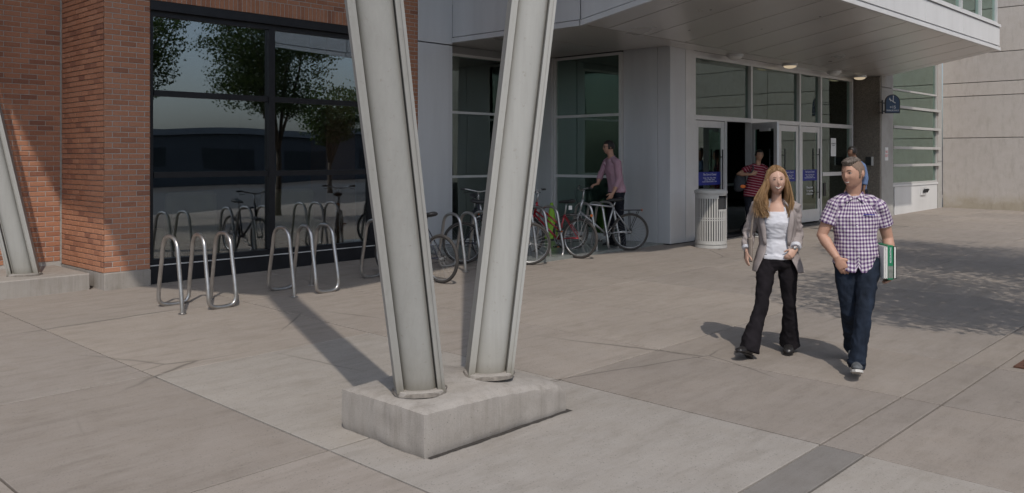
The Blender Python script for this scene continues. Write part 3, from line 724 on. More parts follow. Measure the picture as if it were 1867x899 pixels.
b = MB(); b.tube([(-.13, -.04, .50), (.09, -.04, .36)], .014); b.tube([(.01, -.04, .42), (.02, -.04, .58)], .014); b.tube([(-.08, -.04, .42), (-.11, -.04, .54)], .010); b.ell((.02, -.04, .60), .02, .008, .02)
b.build('walking_figure_mark', M['lettering'], SG)
b = MB(); b.box(-.36, -.33, -.03, .03, -.02, .46); b.box(-.33, -.26, -.01, .01, .05, .09); b.box(-.33, -.26, -.01, .01, .34, .38); b.build('bracket', M['black'], SG)
# blade stands out from the pillar, turned a little toward the plaza
SG.location = (22.42, 8.12, 3.03); SG.rotation_euler.z = R(-46); SG.scale = (.72, .72, .72)
b = MB(); b.tube([(-.34, 0, .03), (-.34 + .05, .55, .03)], .012); b.tube([(-.34, 0, .40), (-.34 + .05, .55, .40)], .012); b.build('wall_arm', M['black'], SG)

# ------------------------------------------------------------------ slanted columns
def slanted(label, base, lean, length, rz, group='slanted steel columns', w_=.30, plate=None):
    C = empty('slanted_column', label, 'column', base, 0, group)
    dr = Vector((lean[0], lean[1], 1)); top = dr * length
    a = Vector((cos(rz), sin(rz), 0)); bb_ = Vector((-sin(rz), cos(rz), 0))   # a: across, bb_: depth
    def prism(prof, z0, z1, name, m, smooth=False):
        b = MB(); n_ = len(prof); segs = 24; V = []
        for i in range(segs + 1):
            z = z0 + (z1 - z0) * i / segs
            for (p, q) in prof: V.append(dr * z + a * p + bb_ * q)
        F = [(i * n_ + k, i * n_ + (k + 1) % n_, (i + 1) * n_ + (k + 1) % n_, (i + 1) * n_ + k) for i in range(segs) for k in range(n_)]
        if not smooth: F += [tuple(range(n_))[::-1], tuple(segs * n_ + k for k in range(n_))]
        b.add(V, F); o = b.build(name, m, C)
        if smooth:
            bpy.context.view_layer.update(); o.data.polygons.foreach_set('use_smooth', [len(f.vertices) == 4 for f in o.data.polygons])
        return o
    h = w_ / 2
    prism([(.112 * math.copysign(abs(cos(t)) ** .8, cos(t)), .098 * math.copysign(abs(sin(t)) ** .8, sin(t))) for t in [2 * pi * k / 28 for k in range(28)]], .0, length, 'tube', M['paint'], True)
    for s in (-1, 1):
        prism([(s * (h - .040), -.095), (s * h, -.095), (s * h, .095), (s * (h - .040), .095)], 0, length, 'flange_plate', M['paint'])
        prism([(s * (h - .012), -.104), (s * (h + .006), -.104), (s * (h + .006), .104), (s * (h - .012), .104)], 0, length, 'edge_plate', M['paint'])
    prism([(-h + .05, -.03), (h - .05, -.03), (h - .05, .03), (-h + .05, .03)], 0, length, 'web', M['paint'])
    b = MB(); b.rings([(0, 0, -.02, h + .02, .155), (0, 0, .012, h + .02, .155), (0, 0, .016, h, .14)], 28, power=2.6)
    gb = MB(); n_ = 40; gv = []
    for q in range(n_):
        t = 2 * pi * q / n_; k1 = 1 + .10 * noise.noise(Vector((cos(t) * 2 + base[0], sin(t) * 2, 0)))
        for (f_, z) in ((1.0, .010), (1.04 * k1, .002), (1.07 * k1, -.015)): gv.append(((h + .024) * f_ * cos(t), .16 * f_ * sin(t), z))
    gb.add(gv, [(q * 3 + r_, ((q + 1) % n_) * 3 + r_, ((q + 1) % n_) * 3 + r_ + 1, q * 3 + r_ + 1) for q in range(n_) for r_ in (0, 1)])
    go = gb.build('grout', M['grout'], C); go.rotation_euler.z = rz
    pl = b.build('base_plate', M['plinth'] if plate is None else plate, C); pl.rotation_euler.z = rz
    return C
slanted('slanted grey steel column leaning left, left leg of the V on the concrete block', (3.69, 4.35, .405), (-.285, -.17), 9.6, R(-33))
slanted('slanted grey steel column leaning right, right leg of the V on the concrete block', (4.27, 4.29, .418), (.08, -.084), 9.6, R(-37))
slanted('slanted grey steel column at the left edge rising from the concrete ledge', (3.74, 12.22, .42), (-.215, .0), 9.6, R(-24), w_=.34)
# ------------------------------------------------------------------ concrete block
P = empty('concrete_block', 'chipped concrete block carrying the two slanted columns', 'concrete block', (3.43, 3.98, .1))
nx, ny = 44, 30
x0, y0, LX, LY = 3.43, 4.0, 1.33, .84
def ztop(u, v):
    x = x0 + u * LX; y = y0 + v * LY
    z = .375 + .0 * u
    z += .05 * exp(-((u - .45) / .28) ** 2 - ((v - .55) / .45) ** 2)
    z -= .05 * max(0, (u - .55) / .45) ** 1.6 + .035 * exp(-v / .10) * min(1, u * 1.6) + .03 * exp(-(1 - u) / .05)
    return z + .004 * noise.noise(Vector((x * 6, y * 6, 0)))
V = []; F = []
def corner(u, v):     # plan with a clipped far right corner
    x = x0 + u * LX; y = y0 + v * LY
    ymax = LY if u < .62 else LY - (u - .62) / .38 * .42
    y = y0 + v * ymax
    return x, y
for j in range(ny + 1):
    for i in range(nx + 1):
        u, v = i / nx, j / ny; x, y = corner(u, v); e = min(i, nx - i, j, ny - j)
        dz = -.014 if e == 0 else (-.004 if e == 1 else 0)
        chip = .012 * max(0, noise.noise(Vector((x * 14, y * 14, 3))) ) if e == 0 else 0
        V.append((x, y, ztop(u, v) + dz - chip))
F += [(j * (nx + 1) + i, j * (nx + 1) + i + 1, (j + 1) * (nx + 1) + i + 1, (j + 1) * (nx + 1) + i) for j in range(ny) for i in range(nx)]
loop = [i for i in range(nx + 1)] + [j * (nx + 1) + nx for j in range(1, ny + 1)] + [ny * (nx + 1) + i for i in range(nx - 1, -1, -1)] + [j * (nx + 1) for j in range(ny - 1, 0, -1)]
prev = loop; cxm, cym = x0 + LX / 2, y0 + LY / 2; rows = 7
for r_ in range(1, rows + 1):
    cur = []
    for idx in loop:
        x, y, z = V[idx]; zb = gz(x, y) - .03; t = r_ / rows
        dx, dy = x - cxm, y - cym; dl = sqrt(dx * dx + dy * dy)
        ins = .006 * noise.noise(Vector((x * 9, y * 9, t * 3))) + .004
        if r_ == rows - 1 : ins -= .022 * max(0, noise.noise(Vector((x * 5, y * 5, 9)))) + .004
        if r_ == rows: ins -= .03
        cur.append(len(V)); V.append((x + dx / dl * ins, y + dy / dl * ins, z + (zb - z) * t))
    nl = len(loop); F += [(prev[k], cur[k], cur[(k + 1) % nl], prev[(k + 1) % nl]) for k in range(nl)]; prev = cur
b = MB(); b.add(V, F); o = b.build('block', M['plinth'], P, smooth=True); o.matrix_parent_inverse = Matrix.Translation((-3.43, -3.98, -.1))
md = o.modifiers.new('edge', 'EDGE_SPLIT'); md.split_angle = R(38)
b = MB(); bv = []; rnd = random.Random(3)
for k in range(60):
    t = k / 59; x = 3.46 + t * 1.33; wd = .012 + .03 * t * abs(noise.noise(Vector((x * 3, 0, 0)))) * 2
    bv += [(x, 3.985 - wd + .008 * noise.noise(Vector((x * 20, 1, 0))), gz(x, 3.98) + .003), (x, 4.02, gz(x, 4.02) + .004)]
b.add(bv, [(2 * k, 2 * k + 1, 2 * k + 3, 2 * k + 2) for k in range(59)]); o = b.build('crumbled_joint', M['joint'], P); o.matrix_parent_inverse = Matrix.Translation((-3.43, -3.98, -.1))

# ------------------------------------------------------------------ bike racks
def smooth_path(pts, it=3):
    P_ = [Vector(p) for p in pts]
    for _ in range(it):
        Q = [P_[0]]
        for i in range(len(P_) - 1):
            Q.append(P_[i] * .75 + P_[i + 1] * .25); Q.append(P_[i] * .25 + P_[i + 1] * .75)
        Q.append(P_[-1]); P_ = Q
    return P_
def hump(xa, ya, xb, yb, zt=.83):     # leg top points between two ground points
    def L(t, z): return (xa + (xb - xa) * t, ya + (yb - ya) * t, z)
    return [L(.02, .18), L(.16, .60), L(.20, .75), L(.32, zt), L(.5, zt + .015), L(.68, zt), L(.80, .75), L(.84, .60), L(.98, .18)]
path = [(0, 0, -.04), (0, 0.01, .12)] + hump(0, 0, 0, .6)[1:-1] + [(0, .6, .20), (0, .6, .06), (.08, .6, .015), (.28, .6, .015), (.37, .6, .06), (.37, .6, .20)] \
    + hump(.37, .6, .31, 0)[1:-1] + [(.31, 0, .20), (.31, 0, .06), (.39, 0, .015), (.57, 0, .015), (.65, 0, .06), (.65, 0, .20)] + hump(.65, 0, .68, .66)[1:-1] + [(.68, .65, .12), (.68, .66, -.04)]
sp = smooth_path(path, 2)
rb = MB(); rb.tube(sp, .0235, 12); rack_me = rb.mesh('rack_tube', M['steel'], smooth=True)
fb = MB(); fb.rings([(0, 0, 0, .045, .045), (0, 0, .008, .045, .045), (0, 0, .012, .03, .03)], 16); foot_me = fb.mesh('foot_plate', M['steel'])
names = ['first from the left, empty beside the brick pier', 'second from the left, empty in front of the black window', 'third from the left, half hidden by the left slanted column',
         'fourth from the left, seen in the gap between the two slanted columns', 'fifth from the left, holding the red bicycle', 'sixth and last, holding the silver bicycle']
for k in range(6):
    X = (4.48, 5.92, 7.38, 8.83, 10.42, 11.98)[k]; Y = 9.36
    o = empty('bike_rack', 'steel serpentine rack, ' + names[k], 'bike rack', (X, Y, gz(X + .3, Y + .3)), 0, 'serpentine bike racks')
    child('rack_tube', rack_me, o); child('foot_plate', foot_me, o, (0, 0, -.004)); child('foot_plate', foot_me, o, (.68, .66, .0))

# ------------------------------------------------------------------ bicycles
def bicycle(label, rear, front, frame_m, rack=False, saddle_z=.98, steer=0, bar='flat', reflector=False, step=False, lean=0):
    """rear/front: ground contact points. local x runs from rear wheel to front wheel."""
    dx, dy = front[0] - rear[0], front[1] - rear[1]; L_ = 1.06; ang = atan2(dy, dx)
    z = gz(rear[0], rear[1])
    B = empty('bicycle', label, 'bicycle', (rear[0], rear[1], z), ang, 'bicycles parked at the racks')
    B.rotation_euler.x = R(lean)
    r = .335; C0 = Vector((0, 0, r)); C1 = Vector((L_, 0, r))
    def wheel(c, st):
        w_ = MB(); w_.torus((0, 0, 0), (0, 1, 0), r - .040, .012, 44, 6); wo_ = w_.build('wheel', M['chrome'], B, smooth=True, loc=c); wo_.rotation_euler.z = st
        t_ = MB(); t_.torus((0, 0, 0), (0, 1, 0), r - .0235, .0235, 48, 10); t_.build('tyre', M['rubber'], wo_, smooth=True)
        s_ = MB(); s_.tube([(0, -.045, 0), (0, .045, 0)], .018, 12); s_.build('hub', M['chrome'], wo_)
        s_ = MB()
        for k in range(28):
            a_ = 2 * pi * k / 28; sd = .03 if k % 2 else -.03; tw = a_ + (.5 if (k // 2) % 2 else -.5)
            s_.tube([(.018 * cos(tw), sd, .018 * sin(tw)), ((r - .04) * cos(a_), 0, (r - .04) * sin(a_))], .0016, 3)
        s_.build('spokes', M['spoke'], wo_); return wo_
    wheel(C0, 0); wheel(C1, steer)
    bb_ = Vector((.43, 0, .30)); st = Vector((.30, 0, .78 if not step else .72)); ht = Vector((.86, 0, .86)); hb = Vector((.90, 0, .70))
    F_ = MB(); F_.tube([st, ht + Vector((0, 0, -.02))] if not step else [Vector((.34, 0, .50)), ht], .016); F_.tube([hb, bb_], .019); F_.tube([st, bb_], .016); F_.tube([ht + Vector((-.008, 0, .05)), hb + Vector((.006, 0, -.02))], .020)
    if step: F_.tube([Vector((.35, 0, .42)), hb + Vector((-.02, 0, .06))], .016)
    for s in (-1, 1):
        F_.tube([C0 + Vector((0, s * .055, 0)), Vector((.13, s * .05, r + .0)), bb_ + Vector((0, s * .02, 0))], .010); F_.tube([C0 + Vector((0, s * .055, 0)), st + Vector((0, s * .018, -.03))], .008)
    F_.build('frame', frame_m, B, smooth=True)
    K = MB(); K.tube([hb + Vector((.006, 0, -.02)), hb + Vector((.02, 0, -.05))], .02)
    for s in (-1, 1): K.tube([hb + Vector((.02, s * .05, -.05)), C1 + Vector((-.04, s * .05, .12)), C1 + Vector((0, s * .05, 0))], [.014, .011, .009])
    K.tube([hb + Vector((.02, -.05, -.05)), hb + Vector((.02, .05, -.05))], .014)
    K.build('fork', M['chrome'] if frame_m is not M['red_paint'] else M['red_paint'], B, smooth=True)
    S_ = MB(); S_.tube([st, st + Vector((-.03, 0, saddle_z - st.z - .03))], .013); S_.build('seat_post', M['chrome'], B, smooth=True)
    s0 = st + Vector((-.03, 0, saddle_z - st.z))
    S_ = MB(); S_.tube([s0 + Vector((-.15, 0, .025)), s0 + Vector((-.12, 0, .02)), s0 + Vector((-.05, 0, .005)), s0 + Vector((.06, 0, 0)), s0 + Vector((.13, 0, -.005)), s0 + Vector((.15, 0, -.012))],
                       [(.012, .05), (.034, .085), (.034, .075), (.025, .035), (.02, .022), (.008, .012)], 16, up=(0, 0, 1)); S_.build('saddle', M['black'], B, smooth=True)
    H_ = MB(); top = ht + Vector((-.03, 0, .22)); H_.tube([ht + Vector((-.008, 0, .05)), top], .014)
    rot = Matrix.Rotation(steer, 3, 'Z'); fwd = rot @ Vector((.07, 0, .0)); c_ = top + fwd
    H_.tube([top, c_], .016)
    pts = [c_ + rot @ Vector(q) for q in ((-.09, -.30, .05), (-.06, -.22, .05), (0, -.12, .02), (0, 0, 0), (0, .12, .02), (-.06, .22, .05), (-.09, .30, .05))]
    H_.tube(smooth_path(pts, 2), .012); ho = H_.build('handlebar', M['chrome'], B, smooth=True)
    for s in (-1, 1):
        G_ = MB(); G_.tube([c_ + rot @ Vector((-.095, s * .31, .05)), c_ + rot @ Vector((-.062, s * .205, .05))], .017); G_.build('grip', M['black'], ho, smooth=True)
        G_ = MB(); G_.tube([c_ + rot @ Vector((-.03, s * .17, .035)), c_ + rot @ Vector((.02, s * .22, .0)), c_ + rot @ Vector((-.02, s * .29, -.01))], .005, 6); G_.build('brake_lever', M['black'], ho)
    G_ = MB()
    for s in (-1, 1): G_.tube(smooth_path([c_ + rot @ Vector((-.02, s * .17, .03)), c_ + Vector((.10, s * .08, .0)), c_ + Vector((.08, 0, -.14)), hb + Vector((.0, s * .02, .05))], 2), .003, 5)
    G_.build('brake_cable', M['black'], B)
    Q = MB(); Q.torus(bb_ + Vector((0, -.045, 0)), (0, 1, 0), .088, .005, 30, 5); Q.torus(bb_ + Vector((0, -.045, 0)), (0, 1, 0), .03, .012, 16, 5)
    Q.tube([bb_ + Vector((0, -.055, 0)), bb_ + Vector((.10, -.07, -.135))], .009); Q.tube([bb_ + Vector((0, .055, 0)), bb_ + Vector((-.10, .07, .135))], .009); cr = Q.build('crankset', M['chrome'], B)
    for s, q in ((-1, (.10, -.115, -.14)), (1, (-.10, .115, .14))):
        G_ = MB(); p_ = bb_ + Vector(q); G_.box(p_.x - .045, p_.x + .045, p_.y - .04, p_.y + .04, p_.z - .01, p_.z + .01); G_.build('pedal', M['black'], cr)
        G_ = MB(); G_.box(p_.x - .047, p_.x - .0455, p_.y - .03, p_.y + .03, p_.z - .008, p_.z + .008); G_.build('pedal_reflector', M['orange'], cr)
    Q = MB(); Q.torus(C0 + Vector((0, -.045, 0)), (0, 1, 0), .035, .014, 20, 5)
    for s in (-1, 1): Q.tube([C0 + Vector((0, -.045, s * .04)), bb_ + Vector((0, -.045, s * .088))], .004, 4)
    Q.build('chain', M['black'], B)
    if rack:
        Q = MB(); zt = .72
        for s in (-.06, -.02, .02, .06): Q.tube([(.16, s, zt), (-.20, s, zt)], .005, 6)
        for xx in (.16, .04, -.08, -.20): Q.tube([(xx, -.06, zt), (xx, .06, zt)], .005, 6)
        for s in (-1, 1):
            Q.tube([(-.15, s * .06, zt), (0, s * .06, r + .02)], .006, 6); Q.tube([(.02, s * .06, zt), (0, s * .06, r + .02)], .006, 6)
        Q.build('luggage_rack', M['black'] if rack == 'black' else M['chrome'], B)
        Q = MB(); Q.box(-.215, -.205, -.03, .03, zt - .02, zt + .02); Q.build('rear_reflector', M['orange'] if rack != 'tag' else M['white'], B)
    if rack == 'chrome':
        Q = MB(); Q.box(.19, .20, -.05, .05, .80, .87); Q.build('number_tag', M['white'], B)
    if reflector:
        Q = MB(); Q.ell(tuple(st + Vector((-.05, 0, .02))), .012, .028, .028); Q.build('rear_reflector', M['orange'], B)
    return B
bicycle('dark bicycle with black saddle mostly hidden behind the left slanted column', (7.90, 8.86), (7.86, 9.92), M['dark_paint'], saddle_z=.92)
bicycle('dark bicycle behind the fourth rack, its wheel seen between the slanted columns', (10.65, 11.1), (10.0, 10.25), M['dark_paint'], steer=.3)
bicycle('dark bicycle with chrome fork emerging from behind the right slanted column', (9.40, 10.02), (9.98, 9.24), M['dark_paint'], steer=.15, reflector=True)
bicycle('red bicycle with chrome rear rack and black saddle', (11.16, 9.08), (10.98, 10.12), M['red_paint'], rack='chrome', saddle_z=.93, steer=.25, step=True, lean=2)
bicycle('silver bicycle with black luggage rack held by the man in sunglasses', (12.62, 9.12), (11.84, 9.84), M['silver_paint'], rack='black', saddle_z=.90, steer=.2, lean=-2)

# ------------------------------------------------------------------ cone, litter bin
cn = empty('traffic_cone', 'lime green traffic cone between the red bicycle and the glass wall', 'cone', (12.95, 11.25, .29))
b = MB(); b.rings([(0, 0, .035, .145, .145), (0, 0, .72, .03, .03), (0, 0, .735, .022, .022)], 24); b.build('cone_body', M['lime'], cn, smooth=False)
b = MB(); b.box(-.20, .20, -.20, .20, 0, .034); b.build('base', M['black'], cn, bevel=.008)
TC = empty('litter_bin', 'round slatted metal litter bin beside the metal column', 'litter bin', (14.06, 8.34, gz(14.06, 8.34)), 0)
h_ = 1.03; rad = .285
b = MB(); b.rings([(0, 0, .0, rad + .005, rad + .005), (0, 0, .055, rad + .005, rad + .005)], 48); b.build('base_ring', M['can'], TC)
b = MB(); b.rings([(0, 0, .06, rad - .04, rad - .04), (0, 0, h_ - .1, rad - .04, rad - .04)], 36); b.build('liner', M['dark_void'], TC)
def band(z0, z1, name, r0=rad, a0=0, a1=2 * pi, th=.012):
    b = MB(); n_ = 48; V = []
    for i in range(n_ + 1):
        a_ = a0 + (a1 - a0) * i / n_
        for rr, z in ((r0, z0), (r0, z1), (r0 - th, z1), (r0 - th, z0)): V.append((rr * cos(a_), rr * sin(a_), z))
    b.add(V, [(i * 4 + k, (i + 1) * 4 + k, (i + 1) * 4 + (k + 1) % 4, i * 4 + (k + 1) % 4) for i in range(n_) for k in range(4)])
    return b.build(name, M['can'], TC, smooth=False)
op0, op1 = R(-148 + 28), R(-148 + 78)     # opening, on the right of the side facing the camera
band(.065, .13, 'lower_band'); band(.50, .515, 'ring'); band(.54, .555, 'ring'); band(h_ - .13, h_ - .045, 'upper_band', a0=op1, a1=op0 + 2 * pi); band(h_ - .075, h_ - .045, 'upper_band', a0=op0, a1=op1)
band(h_ - .36, h_ - .325, 'opening_sill', a0=op0, a1=op1)
slm = MB(); slm.box(-.011, .011, -.012, 0, 0, 1); 
n_sl = 40
for k in range(n_sl):
    a_ = 2 * pi * k / n_sl
    d_ = (a_ - op0) % (2 * pi); ino = d_ < (op1 - op0)
    zt = h_ - .345 if ino else h_ - .11
    key = ('slat', ino)
    if key not in cache:
        sb = MB(); sb.box(-.013, .013, 0, .009, .12, zt); cache[key] = sb.mesh('slat', M['can'])
    o = child('slat', cache[key], TC, ((rad) * cos(a_), (rad) * sin(a_), 0)); o.rotation_euler.z = a_ + pi / 2
b = MB(); b.rings([(0, 0, h_ - .04, rad + .015, rad + .015), (0, 0, h_ + .01, rad + .012, rad + .012), (0, 0, h_ + .03, rad - .02, rad - .02), (0, 0, h_ + .035, .02, .02)], 48); b.build('lid', M['can'], TC)

# ------------------------------------------------------------------ trees and street behind the camera (seen in the glass, casting shade)
def tree(label, x, y, h0, crown, seed, nleaf=9000, leaf=.07, group='street trees beside the plaza'):
    """crown: (cx, cy, cz, rx, ry, rz)"""
    rn = random.Random(seed); z0 = gz(x, y)
    T = empty('street_tree', label, 'tree', (x, y, z0), 0, group)
    B_ = MB(); cx, cy, cz, rx, ry, rz = crown
    top = Vector((cx - x, cy - y, cz + rz * .3)); fork = Vector((0, 0, h0))
    B_.tube([(0, 0, -.1), (.0, 0, .2), (0.02, .01, h0 * .6), tuple(fork)], [.15, .11, .09, .08], 10); B_.build('trunk', M['bark'], T, smooth=True)
    tips = []
    for k in range(11):
        a_ = k * 2.4 + rn.random(); q = rn.uniform(.45, .95); el = rn.uniform(-.35, .9)
        e = Vector((cx - x + rx * q * cos(a_) * cos(el), cy - y + ry * q * sin(a_) * cos(el), cz + rz * q * sin(el)))
        m1 = fork.lerp(e, .45) + Vector((rn.uniform(-.2, .2), rn.uniform(-.2, .2), .25))
        L_ = MB(); L_.tube([tuple(fork + Vector((0, 0, -.15 * (k % 3)))), tuple(m1), tuple(e)], [.05, .03, .008], 7); L_.build('limb', M['bark'], T, smooth=True)
        for t in (.35, .5, .65, .8, .92, 1.0):
            base = (m1.lerp(e, (t - .45) / .55) if t > .45 else fork.lerp(m1, t / .45))
            for _ in range(3):
                tips.append(base + Vector((rn.gauss(0, .45), rn.gauss(0, .45), rn.gauss(0, .3))))
    n = nleaf; npr = np.random.RandomState(seed)
    cen = np.array([tuple(t) for t in tips]); pick = npr.randint(0, len(cen), n); flat = npr.normal(0, 1, (n, 3)) * np.array([.27, .27, .13])
    c = cen[pick] + flat
    rel = (c + np.array([x - cx, y - cy, -cz])) / np.array([rx, ry, rz]); keep = (rel ** 2).sum(1) < 1.25; c = c[keep]; n = len(c)
    a_ = npr.normal(0, 1, (n, 3)); a_ /= np.linalg.norm(a_, axis=1)[:, None]
    b_ = np.cross(a_, npr.normal(0, 1, (n, 3))); b_ /= np.linalg.norm(b_, axis=1)[:, None]
    s = (leaf * npr.uniform(.6, 1.3, n))[:, None]
    vs = np.stack([c - a_ * s, c + b_ * s * .5, c + a_ * s, c - b_ * s * .5], 1).reshape(-1, 3)
    me = bpy.data.meshes.new('foliage'); me.vertices.add(4 * n); me.vertices.foreach_set('co', vs.ravel())
    me.loops.add(4 * n); me.loops.foreach_set('vertex_index', np.arange(4 * n)); me.polygons.add(n)
    me.polygons.foreach_set('loop_start', np.arange(0, 4 * n, 4)); me.polygons.foreach_set('loop_total', np.full(n, 4)); me.update(calc_edges=True)
    me.materials.append(M['leaf']); tn = me.attributes.new('tone', 'FLOAT', 'FACE'); tn.data.foreach_set('value', np.clip(npr.normal(.5, .22, n), 0, 1))
    o = bpy.data.objects.new('foliage', me); COL.objects.link(o); o.parent = T
    return T
tree('tree mirrored at the left of the black window, nearest the brick building', 9.0, .3, 2.3, (9.0, .6, 5.0, 1.8, 1.6, 1.8), 3, 15000, .05)
tree('tree mirrored in the middle of the black window', 13.7, .9, 2.0, (13.1, 1.0, 5.2, 2.2, 1.8, 2.3), 5, 26000, .048)
tree('tree at the right of the plaza, out of view, shading the paving', 11.0, -2.3, 3.2, (10.3, -1.3, 6.4, 1.5, 1.5, .9), 8, 2600)
tree('small tree across the street mirrored at the right of the black window', 24.5, -12, 1.6, (24.5, -12, 4.0, 1.8, 1.8, 1.5), 11, 6000, .09)
tree('second small tree across the street, farther right in the black window', 28.5, -13, 1.6, (28.5, -13, 4.2, 1.9, 1.8, 1.6), 14, 6000, .09)
def far_block(label, x0, x1, y0, y1, h, rows, colsn, m):
    B_ = empty('distant_building', label, 'building', ((x0 + x1) / 2, (y0 + y1) / 2, gz(x0, y1))); inv = Matrix.Translation((-(x0 + x1) / 2, -(y0 + y1) / 2, -gz(x0, y1)))
    o = box('wall', m, B_, x0, x1, y0, y1, -6, h); o.matrix_parent_inverse = inv
    o = box('roof', M['rooftop'], B_, x0 - .3, x1 + .3, y0 - .3, y1 + .3, h + .01, h + .5); o.matrix_parent_inverse = inv
    wx = (x1 - x0) / colsn
    for i in range(colsn):
        for j in range(rows):
            z = h - 1.0 - j * 3.2; o = box('window', M['black'], B_, x0 + wx * (i + .2), x0 + wx * (i + .8), y1 - .02, y1 + .03, z - 1.5, z); o.matrix_parent_inverse = inv
far_block('long low dark building across the street, seen only as a reflection', -20, 110, -52, -40, 3.6, 1, 18, M['farwall'])
far_block('distant grey tower seen only as a reflection', 66, 72, -168, -160, 13, 3, 4, M['farwall'])

# ------------------------------------------------------------------ people
def remesh(mb, name, mat, voxel=.006, it=3, wr=None, uv=None, fac=.5):
    me = mb.mesh(name, mat); ob = bpy.data.objects.new('t', me); COL.objects.link(ob)
    md = ob.modifiers.new('r', 'REMESH'); md.mode = 'VOXEL'; md.voxel_size = voxel; md.use_smooth_shade = True
    if it: sm = ob.modifiers.new('s', 'SMOOTH'); sm.iterations = it; sm.factor = fac
    out = bpy.data.meshes.new_from_object(ob.evaluated_get(bpy.context.evaluated_depsgraph_get())); bpy.data.objects.remove(ob)
    n = len(out.vertices); co_ = np.empty(n * 3, 'f'); out.vertices.foreach_get('co', co_); co_ = co_.reshape(-1, 3)
    if uv:
        best = np.full(n, 1e9); res = np.zeros((n, 3), 'f')
        for (A, B_, r, sref) in uv:
            A = np.array(A, float); B2 = np.array(B_, float); d = B2 - A; L_ = np.linalg.norm(d); d /= L_
            rel = co_ - A; t = rel @ d; tc = np.clip(t, 0, L_); q = rel - tc[:, None] * d; dist = np.linalg.norm(q, axis=1) - r
            s_ = np.array(sref, float); s_ -= d * (s_ @ d); s_ /= np.linalg.norm(s_); b_ = np.cross(d, s_)
            ang = np.arctan2(q @ b_, q @ s_)
            m_ = dist < best; best[m_] = dist[m_]; res[m_, 0] = (ang * r)[m_]; res[m_, 1] = t[m_]
        at = out.attributes.new('cloth_uv', 'FLOAT_VECTOR', 'POINT'); at.data.foreach_set('vector', res.ravel())
    if wr:
        amp, fr_, zs, seed = wr; nm = np.empty(n * 3, 'f'); out.vertices.foreach_get('normal', nm); nm = nm.reshape(-1, 3)
        o_ = np.array([noise.noise(Vector((c[0] * fr_ + seed, c[1] * fr_, c[2] * fr_ * zs))) + .5 * noise.noise(Vector((c[0] * fr_ * 2.1, c[1] * fr_ * 2.1 + seed, c[2] * fr_ * zs * 2.3 + c[0] * fr_))) for c in co_])
        o_ = -np.abs(o_) * 1.6 + .5
        co_ = co_ + nm * (o_ * amp)[:, None]; out.vertices.foreach_set('co', co_.astype('f').ravel())
    out.polygons.foreach_set('use_smooth', [True] * len(out.polygons)); out.update(); return out
def obj(name, me, parent):
    o = bpy.data.objects.new(name, me); COL.objects.link(o); o.parent = parent; return o
def gs(a, b, s): return exp(-((a - b) / s) ** 2)
